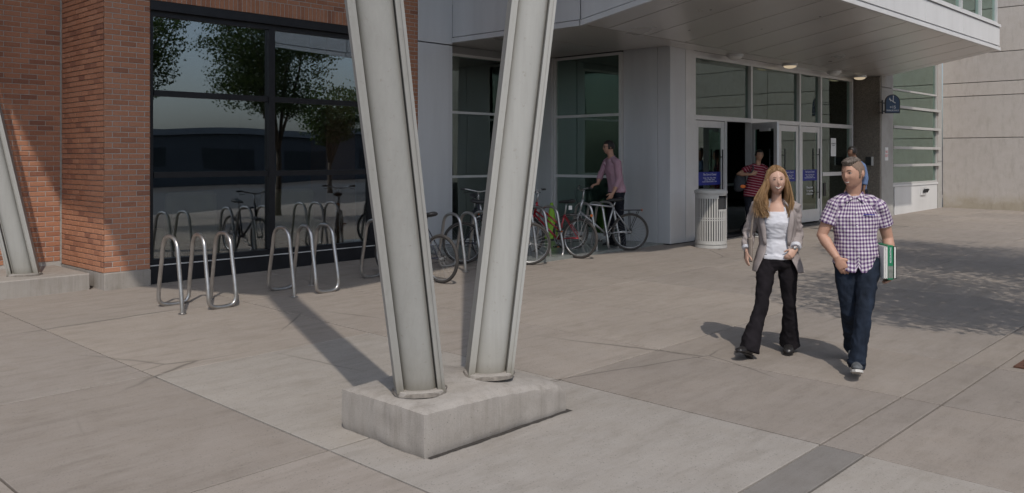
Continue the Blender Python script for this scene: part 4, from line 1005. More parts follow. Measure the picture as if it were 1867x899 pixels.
class Head:
    def __init__(s, c, yaw, pitch=0, roll=0, k=1., jaw=.0, fem=False):
        s.c = Vector(c); s.k = k; s.jaw = jaw; s.fem = fem
        # local head frame: x image right when facing the camera, y back, z up
        s.R = Matrix.Rotation(-yaw, 3, 'Z') @ Matrix.Rotation(pitch, 3, 'X') @ Matrix.Rotation(roll, 3, 'Y')
    def raw(s, th, ph):          # th: 0 = face, + = its left (image right); ph: elevation
        x = sin(th) * cos(ph); y = -cos(th) * cos(ph); z = sin(ph)
        X, Y, Z = .075 * x, .095 * y, .118 * z
        if z < 0:
            t = -z; X *= 1 - (.40 - s.jaw) * t ** 1.5; 
            if y < 0: Y = Y * (1 - .10 * t) - .004 * t
            else: Y *= 1 - .45 * t
        else:
            X *= 1 + .03 * sin(pi * z); Y *= 1.0
        if y > 0 and z > -.2: Y *= 1.07
        f = max(0., cos(th))
        zz = Z
        out = 0.
        out += .018 * gs(th, 0, .165) * (gs(zz, -.022, .014) + .62 * gs(zz, -.004, .016) + .25 * gs(zz, .012, .012))
        out += .007 * gs(abs(th), .33, .28) * gs(zz, .030, .010)
        out -= .0085 * gs(abs(th), .40, .17) * gs(zz, .012, .012)
        out += .006 * gs(abs(th), .62, .25) * gs(zz, -.018, .020)
        out += .006 * gs(th, 0, .24) * gs(zz, -.058, .015)
        out -= .004 * gs(th, 0, .25) * gs(zz, -.074, .006)
        out += .012 * gs(th, 0, .36) * gs(zz, -.092, .015)
        out -= .004 * gs(abs(th), .75, .2) * gs(zz, -.055, .02)
        out += .004 * gs(th, 0, .6) * gs(zz, .06, .03)
        return Vector((X, Y - out * (.55 + .45 * f), Z))
    def pt(s, th, ph, off=0):
        p = s.raw(th, ph)
        if off:
            n_ = Vector((sin(th) * cos(ph) / .075, -cos(th) * cos(ph) / .095, sin(ph) / .118)).normalized(); p = p + n_ * off
        return s.c + s.R @ (p * s.k)
    def loc(s, v): return s.c + s.R @ (Vector(v) * s.k)
    def add(s, mb, n=72, m=60):
        V = [s.pt(2 * pi * i / n, -pi / 2 + pi * j / m) for j in range(m + 1) for i in range(n)]
        mb.add(V, [(j * n + i, j * n + (i + 1) % n, (j + 1) * n + (i + 1) % n, (j + 1) * n + i) for j in range(m) for i in range(n)])
        for sd in (-1, 1):
            mb.ell(s.loc((sd * .078, .012, -.002)), .011, .018, .031, 12, 8, rot=s.R @ Matrix.Rotation(sd * .35, 3, 'Z'))
    def shell(s, mask, name, mat, parent, n=96, m=64, sink=-.022):
        V = []
        for j in range(m + 1):
            for i in range(n):
                th = 2 * pi * i / n; ph = -pi / 2 + pi * j / m; t2 = (th + pi) % (2 * pi) - pi
                h = mask(t2, ph); V.append(s.pt(t2, ph, h if h > 0 else sink))
        b = MB(); b.add(V, [(j * n + i, j * n + (i + 1) % n, (j + 1) * n + (i + 1) % n, (j + 1) * n + i) for j in range(m) for i in range(n)])
        return b.build(name, mat, parent, smooth=True)
    def face(s, P, brow_m, smile=.5, open_=.0, eyes=True, lips='lips', squint=.5, bw=1.2):
        k = s.k
        for sd in (-1, 1):
            e = s.pt(sd * .385, .105, .0005)
            if eyes:
                b = MB(); b.ell(e, .0135 * k, .009 * k, .0062 * k * squint, 14, 8, rot=s.R); b.build('eye', M['eyewhite'], P, smooth=True)
                b = MB(); b.ell(s.pt(sd * .375, .100, .0068), .0060 * k, .004 * k, .0064 * k * squint, 10, 6, rot=s.R); b.build('iris', M['eye'], P, smooth=True)
                b = MB(); b.tube([s.pt(sd * t, .105 + .060 * squint - .10 * abs(t - .38), .0062) for t in (.24, .31, .38, .45, .53)], .0016 * k, 6); b.build('eyelid', M['eye'], P)
            b = MB(); b.tube([s.pt(sd * t, .285 - .22 * (t - .36) ** 2 * 4 + .02 * (t > .3), .001) for t in (.17, .26, .36, .46, .57)], [.0016 * k * bw, .003 * k * bw, .003 * k * bw, .0025 * k * bw, .001 * k * bw], 6); b.build('eyebrow', brow_m, P, smooth=True)
        def lipline(ph0, w_, cur, off): return [s.pt(t * w_, ph0 + cur * (t * t), off) for t in (-1, -.6, -.25, 0, .25, .6, 1)]
        cur = .09 * smile
        rs = [.0010 * k, .0022 * k, .0030 * k, .0027 * k, .0030 * k, .0022 * k, .0010 * k]
        b = MB(); b.tube(lipline(-.500 + open_ * .10, .30 + .07 * smile, cur, .001), rs, 6); b.build('upper_lip', M[lips], P, smooth=True)
        b = MB(); b.tube(lipline(-.560 - open_ * .16, .28 + .06 * smile, cur * 1.3, .001), rs, 6); b.build('lower_lip', M[lips], P, smooth=True)
        if open_ > 0:
            b = MB(); b.tube(lipline(-.53 - .02 * open_, .25 + .06 * smile, cur * 1.1, -.0005), [(.0030 * k * (.6 + .5 * open_), .0035 * k)] * 7, 6, up=(0, 0, 1)); b.build('teeth', M['teeth'], P, smooth=True)

def hand(mb, wr, d, nrm, thumb, curl=.5, k=1., spread=.0):
    """d: hand direction, nrm: palm-facing direction, thumb: side the thumb leaves"""
    d = Vector(d).normalized(); nrm = Vector(nrm); nrm = (nrm - d * nrm.dot(d)).normalized(); sd = Vector(thumb); sd = (sd - d * sd.dot(d) - nrm * sd.dot(nrm)).normalized()
    w_ = Vector(wr)
    mb.tube([w_ - d * .02, w_ + d * .015 * k, w_ + d * .05 * k, w_ + d * .088 * k], [(.026 * k, .019 * k), (.030 * k, .017 * k), (.041 * k, .015 * k), (.038 * k, .012 * k)], 14, up=sd)
    for i, (o_, ln) in enumerate(((.029, .070), (.010, .078), (-.010, .073), (-.028, .058))):
        p = w_ + d * (.082 - .004 * abs(i - 1)) * k + sd * o_ * k; pts = [p - d * .02 * k, p]; a_ = curl * (.45 + .08 * i); q = d + sd * o_ * spread * 8
        for f_ in (.42, .32, .26):
            a2 = a_; q = (q * cos(a2) + nrm * sin(a2)).normalized(); p = p + q * ln * f_ * k; pts.append(p); a_ = curl * .75
            nrm_l = nrm
        mb.tube(pts, [.0095 * k, .0092 * k, .0088 * k, .0082 * k, .0062 * k], 8)
    p0 = w_ + d * .022 * k + sd * .024 * k; p1 = p0 + (d * .6 + sd * .75 + nrm * .25).normalized() * .036 * k; p2 = p1 + (d * .85 + sd * .25 + nrm * .4).normalized() * .032 * k; p3 = p2 + (d * .9 + nrm * (.3 + .5 * curl)).normalized() * .026 * k
    mb.tube([p0 - d * .01, p0, p1, p2, p3], [.012 * k, .0135 * k, .0115 * k, .0098 * k, .007 * k], 9)

def person(label, root, J, skin, k=1., voxel=.006):
    P = empty('person', label, 'person', (root[0], root[1], gz(root[0], root[1])), HEAD - R(90))
    V3 = {a: Vector(b) for a, b in J.items() if isinstance(b, tuple) and not a.startswith('hand')}
    psi = J['yaw']; side = Vector((cos(psi), -sin(psi), 0)); fw = Vector((-sin(psi), -cos(psi), 0))
    b = MB()
    H = Head(V3['head'], J['hyaw'], J.get('pitch', 0), J.get('roll', 0), J.get('hk', 1.), J.get('jaw', 0))
    H.add(b)
    hip, ch, nk = V3['hip'], V3['chest'], V3['neck']
    b.tube([hip - Vector((0, 0, .10)), hip, hip.lerp(ch, .45), ch, ch.lerp(nk, .7), nk + Vector((0, 0, -.01))],
           [(.15 * k, .10 * k), (.155 * k, .11 * k), (.125 * k, .09 * k), (.155 * k, .105 * k), (.095 * k, .070 * k), (.055 * k, .052 * k)], 24, up=side)
    nt_ = H.loc((0, .018, -.045)); b.tube([nk - Vector((0, 0, .05)), nk + Vector((0, 0, .01)), nk.lerp(nt_, .6), nt_], [.062 * k, .054 * k, .052 * k * J.get('nkw', 1), .053 * k * J.get('nkw', 1)], 18)
    for a in 'LR':
        sh, el, wr = V3['sh' + a], V3['el' + a], V3['wr' + a]
        b.tube([nk + Vector((0, 0, -.03)), sh.lerp(nk, .35) + Vector((0, 0, -.012)), sh + Vector((0, 0, -.008)), sh.lerp(el, .2)], [.040 * k, .040 * k, .043 * k, .043 * k], 14)
        aw = J.get('armw', 1.) * k
        b.tube([sh, sh.lerp(el, .35), sh.lerp(el, .7), el, el.lerp(wr, .25), el.lerp(wr, .6), wr], [.042 * aw, .047 * aw, .044 * aw, .040 * aw, .043 * aw, .034 * aw, .026 * aw], 16)
        h_ = J['hand' + a]; hand(b, wr, *h_, k=J.get('handk', 1.) * k)
        hj, kn, an = V3['hp' + a], V3['kn' + a], V3['an' + a]
        b.tube([hj, hj.lerp(kn, .4), kn, kn.lerp(an, .35), an], [.066 * k, .060 * k, .042 * k, .042 * k, .030 * k], 14)
    obj('body', remesh(b, 'body', M[skin], voxel, 2), P)
    return P, H, V3, side, fw
def trousers(P, V, side, mat, k=1., flare=0., seed=1., wide=1., waist=0.06, cuff=0., wr=None):
    b = MB(); hip = V['hip']
    b.tube([hip + Vector((0, 0, waist)), hip, hip - Vector((0, 0, .09)), hip - Vector((0, 0, .13))], [(.152 * k, .113 * k), (.172 * k, .125 * k), (.170 * k, .12 * k), (.12 * k, .09 * k)], 28, up=side)
    for a in 'LR':
        hj, kn, an = V['hp' + a], V['kn' + a], V['an' + a]
        fl = Vector((0, 0, -.035))
        b.tube([hj + Vector((0, 0, .03)), hj.lerp(kn, .3), hj.lerp(kn, .7), kn, kn.lerp(an, .3), kn.lerp(an, .65), an + fl],
               [.098 * k * wide, .094 * k * wide, .074 * k * wide, .066 * k * wide, (.066 + flare * .1) * k * wide, (.062 + flare * .5) * k * wide, (.064 + flare) * k * wide], 20)
    return obj('trousers', remesh(b, 'trousers', M[mat], .008, 3, wr=wr or (.011, 8, .9, seed)), P)
def shoe(P, an, toe, m_up, m_sole, heel=.0, k=1., tall=.075):
    """an: ankle, toe: tip of the shoe; sole lies along the line heel-toe"""
    an = Vector(an); toe = Vector(toe); d = (toe - an); dn = Vector((d.x, d.y, 0)).normalized(); 
    ax = (toe - (an - Vector((0, 0, tall)))).normalized(); sd = ax.cross(Vector((0, 0, 1))).normalized(); up = sd.cross(ax)
    hl = an - up * tall - ax * .055; L_ = (toe - hl).length
    b = MB()
    b.tube([hl + up * .04 - ax * .005, hl + up * .045 + ax * .03, hl + up * .045 + ax * L_ * .45, hl + up * .035 + ax * L_ * .72, hl + up * .028 + ax * L_ * .93, hl + up * .02 + ax * L_],
           [(.030, .020), (.050, .036), (.040, .040), (.032, .046), (.022, .036), (.008, .014)], 16, up=up)
    b.tube([an - Vector((0, 0, .04)), an + Vector((0, 0, .01))], [.042, .040], 14)
    s_ = obj('shoe', remesh(b, 'shoe', M[m_up], .006, 3), P)
    pts = []
    for t, w_ in ((0, .018), (.06, .032), (.3, .033), (.5, .038), (.75, .046), (.9, .036), (1.0, .012)): pts.append((t, w_))
    b = MB(); V = []
    for t, w_ in pts:
        c = hl + ax * (L_ * t * 1.01 - .004); th = .020 if m_sole == 'sole' else .008 + (heel if t < .25 else 0)
        for s2, u2 in ((-1, .012), (1, .012), (1, -th + .012), (-1, -th + .012)): V.append(c + sd * w_ * s2 * 1.04 + up * u2)
    n_ = len(pts); b.add(V, [(i * 4 + q, i * 4 + (q + 1) % 4, i * 4 + 4 + (q + 1) % 4, i * 4 + 4 + q) for i in range(n_ - 1) for q in range(4)] + [(0, 1, 2, 3), tuple((n_ - 1) * 4 + q for q in range(4))[::-1]])
    b.build('sole', M[m_sole], s_)
    return s_
def shirt(P, V, side, fw, mat, k=1., hem=.16, sleeve=.55, rad=1., seed=2., collar=True, hemcurve=.0, name='shirt', buttons=False, belly=0.):
    b = MB(); hip, ch, nk = V['hip'], V['chest'], V['neck']
    bot = hip + Vector((0, 0, .10 - hem))
    b.tube([bot, hip + Vector((0, 0, .02)), hip.lerp(ch, .45) + fw * belly, ch, ch.lerp(nk, .55), nk - Vector((0, 0, .015))],
           [(.186 * k * rad, .142 * k), (.180 * k * rad, .138 * k), (.160 * k * rad, (.12 + belly) * k), (.185 * k * rad, .128 * k), (.122 * k * rad, .095 * k), (.068 * k, .066 * k)], 30, up=side)
    uv = [(bot, nk, .165 * k, -fw)]
    for a in 'LR':
        sh, el, wr = V['sh' + a], V['el' + a], V['wr' + a]
        e1 = sh.lerp(el, min(1, sleeve / .55 * .62)) if sleeve < .8 else el
        b.tube([nk + Vector((0, 0, -.050)), sh.lerp(nk, .45) + Vector((0, 0, -.004)), sh.lerp(el, .04), sh.lerp(el, .22)], [(.052 * k, .054 * k), (.057 * k, .066 * k), (.060 * k, .066 * k), .063 * k], 18)
        if sleeve < .8: b.tube([sh.lerp(e1, .06), sh.lerp(e1, .5), e1], [.058 * k, .066 * k, .070 * k], 20); uv.append((sh, e1, .068 * k, -fw))
        else: 
            b.tube([sh, sh.lerp(el, .5), el, el.lerp(wr, .5 if sleeve < 1.1 else .9)], [.064 * k, .060 * k, .054 * k, .048 * k], 20); uv += [(sh, el, .06 * k, -fw), (el, wr, .05 * k, -fw)]
    me = remesh(b, name, M[mat], .008, 3, wr=(.011, 6.5, .75, seed), uv=uv)
    if hemcurve:
        for v in me.vertices:
            dz = v.co.z - bot.z
            if dz < .14 * 1:
                q = v.co - bot; lat = (q.dot(side)) / (.18 * k); v.co.z += (hemcurve * lat * lat - .3 * hemcurve) * (1 - max(0, dz) / .14)
                if fw.dot(q) > 0 and abs(lat) < .12: v.co.z += .05 * (1 - abs(lat) / .12) * (1 - max(0, dz) / .14)
    s_ = obj(name, me, P)
    if collar:
        b = MB()
        for sd in (-1, 1):
            A = nk + fw * .078 * k + Vector((0, 0, -.030)) + side * sd * .014; B2 = nk + side * sd * .066 * k + Vector((0, 0, .020)) + fw * .012; C2 = nk + fw * .092 * k + side * sd * .062 * k + Vector((0, 0, -.072)); D2 = nk - fw * .05 * k + side * sd * .045 * k + Vector((0, 0, .042)); E2 = nk + side * sd * .088 * k + Vector((0, 0, -.018)); F2 = nk - fw * .062 * k + side * sd * .05 * k + Vector((0, 0, .0))
            T_ = Vector((0, 0, .006))
            vs = [A, C2, E2, B2, F2, D2]
            b.add([v for v in vs] + [v + T_ + fw * .003 for v in vs], [(0, 1, 2, 3), (3, 2, 4, 5), (9, 8, 7, 6), (11, 10, 8, 9), (0, 6, 7, 1), (1, 7, 8, 2), (2, 8, 10, 4), (4, 10, 11, 5), (3, 9, 6, 0), (5, 11, 9, 3)])
        cm = b.mesh('collar', M[mat]); at = cm.attributes.new('cloth_uv', 'FLOAT_VECTOR', 'POINT'); at.data.foreach_set('vector', [q for v in cm.vertices for q in (v.co.x, v.co.z, 0)]); o = obj('collar', cm, s_)
        md = o.modifiers.new('b', 'BEVEL'); md.width = .003; md.segments = 2
    if buttons:
        b = MB(); 
        for t in (.25, .42, .59, .76): 
            q = bot.lerp(nk, t) + fw * (.135 * k); b.ell(q, .006, .004, .006, 8, 5)
        b.build('button', M['white'], s_)
    return s_

# ---- man in the purple gingham shirt, in front on the right
J = dict(yaw=R(14), hyaw=R(55), pitch=R(5), hk=1.10, jaw=.09, nkw=1.05, armw=1.06, handk=1.05,
         head=(-.045, -.03, 1.660), neck=(-.02, .02, 1.485), chest=(-.01, .02, 1.30), hip=(.0, .02, .97),
         shL=(-.178, .03, 1.395), shR=(.180, -.02, 1.388), elL=(-.278, .05, 1.135), elR=(.272, .03, 1.115), wrL=(-.195, -.075, .955), wrR=(.262, -.06, .880),
         hpL=(-.085, .04, .92), hpR=(.095, -.01, .92), knL=(-.055, .03, .49), knR=(-.012, -.17, .495), anL=(.10, .36, .145), anR=(-.085, -.20, .105),
         handL=((.50, .0, -.85), (.3, .9, .1), (.6, -.6, .2), .35), handR=((-.12, -.15, -1), (-1, .1, 0), (-.1, -1, 0), 1.05))
P1, H, V, sd, fw = person('man walking in a purple and white gingham shirt and dark jeans, carrying books', (7.29, 2.93), J, 'skin', 1.06)
trousers(P1, V, sd, 'denim', 1.00, .004, 3., .98, wr=(.012, 9, .8, 3.))
shirt(P1, V, sd, fw, 'gingham', 1.05, hem=.215, sleeve=.55, seed=4., hemcurve=.075, buttons=True, belly=.008)
shoe(P1, V['anR'], (-.165, -.42, .105), 'sneaker', 'sole'); shoe(P1, V['anL'], (.055, .20, .012), 'sneaker', 'sole')
b = MB(); b.tube([V['anR'] + Vector((0, 0, -.005)), V['anR'] + Vector((0, .0, .03))], .072, 20); b.build('trouser_cuff', M['denim'], P1, smooth=True)
H.face(P1, M['hair_fade'], .5, .7, squint=.55, bw=1.3)
def side_line(a):
    return float(np.interp(a, [0, .55, .80, 1.0, 1.22, 1.26, 1.46, 1.50, 1.9, 3.2], [.60, .60, .44, .30, .16, -.30, -.32, .02, -.40, -.55]))
def m1(th, ph):     # side and back, cropped
    e = ph - side_line(abs(th)) + .03 * noise.noise(Vector((th * 12, ph * 12, 0)))
    return min(.0035, e * .02 + .0004) if e > 0 else -1
H.shell(m1, 'cropped_hair', M['hair_fade'], P1, 260, 180)
def m2(th, ph):
    z = sin(ph); a = abs(th); ln = float(np.interp(a, [0, .5, .9, 1.4, 3.2], [.60, .56, .74, .86, .80]))
    e = ph - ln + .05 * noise.noise(Vector((th * 9, ph * 4, 3)))
    if e < 0: return -1
    fr_ = max(0, cos(th)) * cos(ph); n_ = noise.noise(Vector((th * 4, ph * 9, 2))) * .004 + noise.noise(Vector((th * 16, ph * 10, 5))) * .004
    return min(.009 + .030 * fr_ ** 1.3 + n_, e * .16 + .001)
H.shell(m2, 'quiff', M['hair_grey'], P1, 220, 150)
b = MB(); q = V['chest'] + fw * .134 + sd * .095 + Vector((0, 0, .02)); b.tube([q - sd * .045, q, q + sd * .045 - fw * .012], .0045, 6); b.build('pocket_trim', M['sign_blue'], P1)
b = MB(); q = V['wrL']; b.tube([q + Vector((-.02, .03, -.01)), q + Vector((.03, .04, -.05))], .03); 
# books under the arm
BK = empty('books', 'stack of books, the outer one green, held by the man in the gingham shirt', 'books', (0, 0, 0))
BK.location = P1.location; BK.rotation_euler = P1.rotation_euler
ang = R(12)
def book(x0, x1, cover, name):
    for (n2, m_, a, b_, ya, yb, za, zb) in (('pages', M['paper'], x0 + .003, x1 - .003, -.155, .06, .80, 1.055), (name, cover, x0, x0 + .0028, -.160, .065, .795, 1.06), (name, cover, x1 - .0028, x1, -.160, .065, .795, 1.06)):
        o = box(n2, m_, BK, a, b_, ya, yb, za, zb); 
book(.158, .172, M['paper'], 'white_cover'); book(.174, .189, M['paper'], 'white_cover')
b = MB(); b.box(.190, .238, -.158, .065, .785, 1.07); o = b.build('green_cover', M['green_cover'], BK, bevel=.004)
b = MB(); b.box(.194, .234, -.1592, -.158, .80, .90); b.build('cover_photo', M['grey_cover'], BK)
t_ = text('book_title', 'ACCOUNTING', .019, M['lettering'], BK, (.220, -.1597, .925), (R(90), R(-90), 0), align='LEFT')
book(.240, .262, M['black'], 'black_cover')

# ---- woman with long blond hair
J = dict(yaw=R(18), hyaw=R(8), pitch=R(2), roll=R(-4), hk=1.05, jaw=.12, nkw=.88, armw=.86, handk=.92,
         head=(.040, -.05, 1.578), neck=(.055, .0, 1.395), chest=(.06, .0, 1.21), hip=(.065, .0, .90),
         shL=(-.095, .05, 1.345), shR=(.205, -.02, 1.335), elL=(-.165, .12, 1.09), elR=(.250, .02, 1.085), wrL=(-.205, .02, .925), wrR=(.175, -.15, .960),
         hpL=(-.02, .02, .86), hpR=(.145, -.02, .86), knL=(-.110, -.11, .46), knR=(.165, -.03, .45), anL=(-.245, -.17, .105), anR=(.205, .10, .100),
         handL=((-.12, -.2, -.9), (.9, .2, 0), (.1, -1, 0), .45), handR=((-.72, -.25, -.65), (-.2, .9, -.2), (-.5, -.3, .8), .9))
P2, H, V, sd, fw = person('smiling woman with long blond hair in a grey blazer, white top and black trousers', (7.30, 3.72), J, 'skin_w', .92, .0055)
trousers(P2, V, sd, 'trouser', .95, .042, 9., .93, waist=-.015)
shoe(P2, V['anL'], (-.375, -.275, .075), 'shoe_black', 'shoe_black', .025); shoe(P2, V['anR'], (.135, -.075, .012), 'shoe_black', 'shoe_black', .02)
H.face(P2, M['hair_fade'], 1.5, 1.0, squint=.48, bw=.8)
# white top
b = MB(); hip, ch, nk = V['hip'], V['chest'], V['neck']
b.tube([hip + Vector((0, 0, -.03)), hip + Vector((0, 0, .05)), hip.lerp(ch, .5), ch + Vector((0, 0, -.01)) + fw * .012, ch + Vector((0, 0, .055)), ch + Vector((0, 0, .085))],
       [(.152, .112), (.148, .110), (.124, .094), (.148, .122), (.132, .102), (.118, .086)], 30, up=sd)
for s in (-1, 1): b.tube([ch + Vector((0, 0, .06)) + sd * s * .088 + fw * .06, nk + sd * s * .082 + fw * .03 + Vector((0, 0, -.045)), nk + sd * s * .085 - fw * .03 + Vector((0, 0, -.04))], [(.022, .014)] * 3, 10)
b.tube([hip + Vector((0, 0, -.03)), hip + Vector((0, 0, .01))], [(.166, .130), (.160, .124)], 30, up=sd)
obj('white_top', remesh(b, 'white_top', M['whitecloth'], .007, 3, wr=(.007, 8, 2.2, 5.)), P2)
# open blazer: torso shell with an opening at the front, sleeves, lapels
def blazer():
    rows = [(-.145, .222, .172), (-.08, .210, .164), (.0, .188, .146), (.10, .155, .122), (.20, .158, .128), (.30, .172, .140), (.38, .175, .130), (.44, .150, .100), (.485, .085, .075)]
    b = MB(); n_ = 56; V_ = []; m_ = 34
    for j in range(m_ + 1):
        t = j / m_ * (len(rows) - 1); i = min(int(t), len(rows) - 2); f_ = t - i; z, rx, ry = [rows[i][q] * (1 - f_) + rows[i + 1][q] * f_ for q in range(3)]
        c = hip + Vector((0, 0, z)); c = Vector((hip.x + (nk.x - hip.x) * (z + .1) / .6, hip.y, hip.z + z))
        op = .62 + (.18 if z > .25 else 0) * (z - .25) / .2 + (.30 * (.02 - z) / .16 if z < .02 else 0)
        for k_ in range(n_ + 1):
            a = op + (2 * pi - 2 * op) * k_ / n_
            wr_ = .006 * noise.noise(Vector((a * 3, z * 9, 1))) + .004 * noise.noise(Vector((a * 7, z * 20, 6)))
            for off in (0,): V_.append(c + fw * cos(a) * (ry + wr_) + sd * sin(a) * (rx + wr_))
    b.add(V_, [(j * (n_ + 1) + k_, j * (n_ + 1) + k_ + 1, (j + 1) * (n_ + 1) + k_ + 1, (j + 1) * (n_ + 1) + k_) for j in range(m_) for k_ in range(n_)])
    o = b.build('blazer', M['blazer'], P2, smooth=True); md = o.modifiers.new('t', 'SOLIDIFY'); md.thickness = .006; md.offset = 0
    for s in (-1, 1):     # lapels
        L_ = MB(); pts = []
        for t in [q / 10 for q in range(11)]:
            z = .10 + .40 * t; i = min(int((z + .145) / .08), 7)
            zz_ = [r_[0] for r_ in rows]; rx = float(np.interp(z, zz_, [r_[1] for r_ in rows])); ry = float(np.interp(z, zz_, [r_[2] for r_ in rows]))
            op = .62 + (.18 * (z - .25) / .2 if z > .25 else 0); wd = .30 * sin(pi * min(1, t * 1.1 + .02)) + .10
            c = Vector((hip.x + (nk.x - hip.x) * (z + .1) / .6, hip.y, hip.z + z))
            for q, (a, o2) in enumerate(((op - .03, .004), (op + wd * .5, .013), (op + wd, .010))):
                a *= s; pts.append(c + fw * cos(a) * (ry + o2) + sd * sin(a) * (rx + o2))
        L_.add(pts, [(i * 3 + q, i * 3 + q + 1, i * 3 + q + 4, i * 3 + q + 3) for i in range(10) for q in (0, 1)])
        lo_ = L_.build('lapel', M['blazer'], o, smooth=True); md = lo_.modifiers.new('t', 'SOLIDIFY'); md.thickness = .004
    for a, s in (('L', -1), ('R', 1)):
        sh, el, wr = V['sh' + a], V['el' + a], V['wr' + a]
        S_ = MB(); S_.tube([nk + sd * s * .05 + Vector((0, 0, -.035)), sh.lerp(nk, .35) + Vector((0, 0, .006)), sh, sh.lerp(el, .5), el, el.lerp(wr, .45), el.lerp(wr, .72)],
            [.050, .060, .066, .058, .054, .052, .050], 22)
        obj('sleeve', remesh(S_, 'sleeve', M['blazer'], .007, 2, wr=(.012, 10, 1.2, 3. + s)), o)
        S_ = MB(); S_.tube([el.lerp(wr, .70), el.lerp(wr, .86)], [.052, .047], 20); obj('shirt_cuff', remesh(S_, 'shirt_cuff', M['whitecloth'], .006, 2, wr=(.004, 14, 1, 2.)), o)
    return o
blazer()
b = MB(); w0 = V['elR'].lerp(V['wrR'], .93); dr_ = (V['wrR'] - V['elR']).normalized(); b.torus(w0, dr_, .027, .005, 24, 6); b.ell(w0 + Vector((-.01, -.027, .012)), .015, .006, .015); b.build('wrist_watch', M['chrome'], P2, smooth=True)
# long hair
def m3(th, ph):
    a = abs(th); ln = float(np.interp(a, [0, .06, .5, .85, 1.05, 1.25, 3.2], [.84, .80, .70, .52, .25, -.60, -.8]))
    e = ph - ln
    if e < 0: return -1
    return min(.016, .003 + e * .08) + .003 * noise.noise(Vector((th * 8, ph * 3, 0))) - .008 * gs(th, .0, .05) * (1 if cos(th) > 0 else 0)
hb_ = H.shell(m3, 'hair', M['hair_blond'], P2, 200, 120)
S_ = MB(); nkx, nky, nkz = V['neck']
for s in (-1, 1):      # body of the hair on either side of the neck and down the back
    p1 = H.pt(s * 1.45, .2, .006); p2 = H.pt(s * 1.5, -.35, .012)
    S_.tube([p1, p2, p2 + Vector((s * .012 - (.02 if s < 0 else 0), .0, -.07)), Vector((nkx + s * .085 - (.03 if s < 0 else 0), nky - .05, nkz - .02)), Vector((nkx + s * .088 - (.05 if s < 0 else 0), nky - .10, nkz - .12))],
            [(.020, .045), (.026, .055), (.030, .055), (.034, .040), (.020, .012)], 16, up=tuple(H.R @ Vector((s, 0, 0))))
S_.tube([H.pt(pi, .3, 0), H.pt(pi, -.4, .01), Vector((nkx, nky + .09, nkz + .02)), Vector((nkx, nky + .11, nkz - .09))], [(.06, .03), (.085, .04), (.105, .04), (.09, .02)], 16, up=(1, 0, 0))
obj('hair_volume', remesh(S_, 'hair_volume', M['hair_blond'], .007, 4), hb_)
rn = random.Random(12); S_ = MB(); tn = []
for i in range(1300):
    s = -1 if i % 2 else 1; f_ = rn.random()          # 0 front .. 1 back
    th = s * (1.16 + 1.76 * f_ ** 1.1 + rn.uniform(-.06, .06)); ph = .55 - .3 * rn.random()
    p0 = H.pt(s * abs(th) * .5, 1.12, .012); pm = H.pt(th * .86, .80, .020); p1 = H.pt(th * .97, ph, .018); p2 = H.pt(th, -.10, .020 + .014 * rn.random())
    dirx = H.R @ Vector((sin(th), -cos(th), 0)); wind = Vector((-.060 if s < 0 else .010, 0, 0)) * rn.uniform(.2, 1.3)
    p3 = p2 + dirx * .016 + Vector((0, 0, -.085)) + wind * .5
    u_ = min(1, max(0, (abs(th) - 1.0) / .8)); bk = min(1, max(0, (abs(th) - 1.8) / .9)); e = Vector((nkx + s * (.048 + .075 * u_ - .06 * bk + rn.gauss(0, .006)), nky - .12 + .05 * u_ + .20 * bk + rn.gauss(0, .008), nkz - .06 - .10 * rn.random() ** .6))
    p4 = p3.lerp(e, .55) + dirx * .016 + wind * .9 + Vector((rn.gauss(0, .004), 0, 0)); e = e + wind * (1.6 if rn.random() < .25 else .7)
    pts = smooth_path([p0, pm, p1, p2, p3, p4, e], 2)[::2]; N_ = len(pts); wdt = rn.uniform(.0015, .0034)
    n0 = len(S_.f); S_.tube(pts, [(wdt * (1 if t < N_ * .75 else 1 - (t - N_ * .75) / (N_ * .25) * .85), .0012) for t in range(N_)], 4, cap=False, up=tuple(dirx.cross(Vector((0, 0, 1)))))
    tn += [rn.random()] * (len(S_.f) - n0)
o = S_.build('hair_strands', M['hair_blond'], hb_, smooth=True); at = o.data.attributes.new('tone', 'FLOAT', 'FACE'); at.data.foreach_set('value', tn); o['kind'] = 'stuff'
# shoulder bag behind her right side
BG = empty('shoulder_bag', 'taupe shoulder bag hanging at the right side of the blond woman', 'bag', P2.location, P2.rotation_euler.z)
b = MB(); b.box(-.200, -.165, -.04, .16, .84, 1.06); b.build('bag_body', M['leather'], BG, bevel=.012)
b = MB(); b.tube(smooth_path([(-.18, -.01, 1.05), (-.17, -.02, 1.20), (-.125, .0, 1.405), (-.12, .06, 1.415), (-.165, .11, 1.25), (-.18, .12, 1.05)], 2), (.010), 6); b.build('strap', M['leather'], BG)

# ---- man with sunglasses wheeling the silver bicycle
J = dict(yaw=R(62), hyaw=R(78), pitch=R(3), hk=1.04, jaw=.06, handk=1.05,
         head=(-.10, 0, 1.83), neck=(-.055, .0, 1.64), chest=(-.015, .0, 1.44), hip=(.05, .0, 1.06),
         shL=(-.11, .14, 1.58), shR=(.045, -.16, 1.57), elL=(-.24, .16, 1.30), elR=(.06, -.20, 1.22), wrL=(-.30, .0, 1.16), wrR=(-.05, -.24, 1.00),
         hpL=(.01, .08, 1.0), hpR=(.07, -.08, 1.0), knL=(-.04, .10, .54), knR=(.10, -.06, .54), anL=(-.03, .12, .10), anR=(.15, -.05, .10),
         handL=((-.9, -.2, -.2), (0, 0, -1), (-.1, 1, 0), .9), handR=((-.5, 0, -.8), (-.4, .8, 0), (-.8, -.3, .3), .6))
P3, H, V, sd, fw = person('man in sunglasses and pink checked shirt wheeling the silver bicycle by the glass wall', (12.82, 9.62), J, 'skin', 1.08, .009)
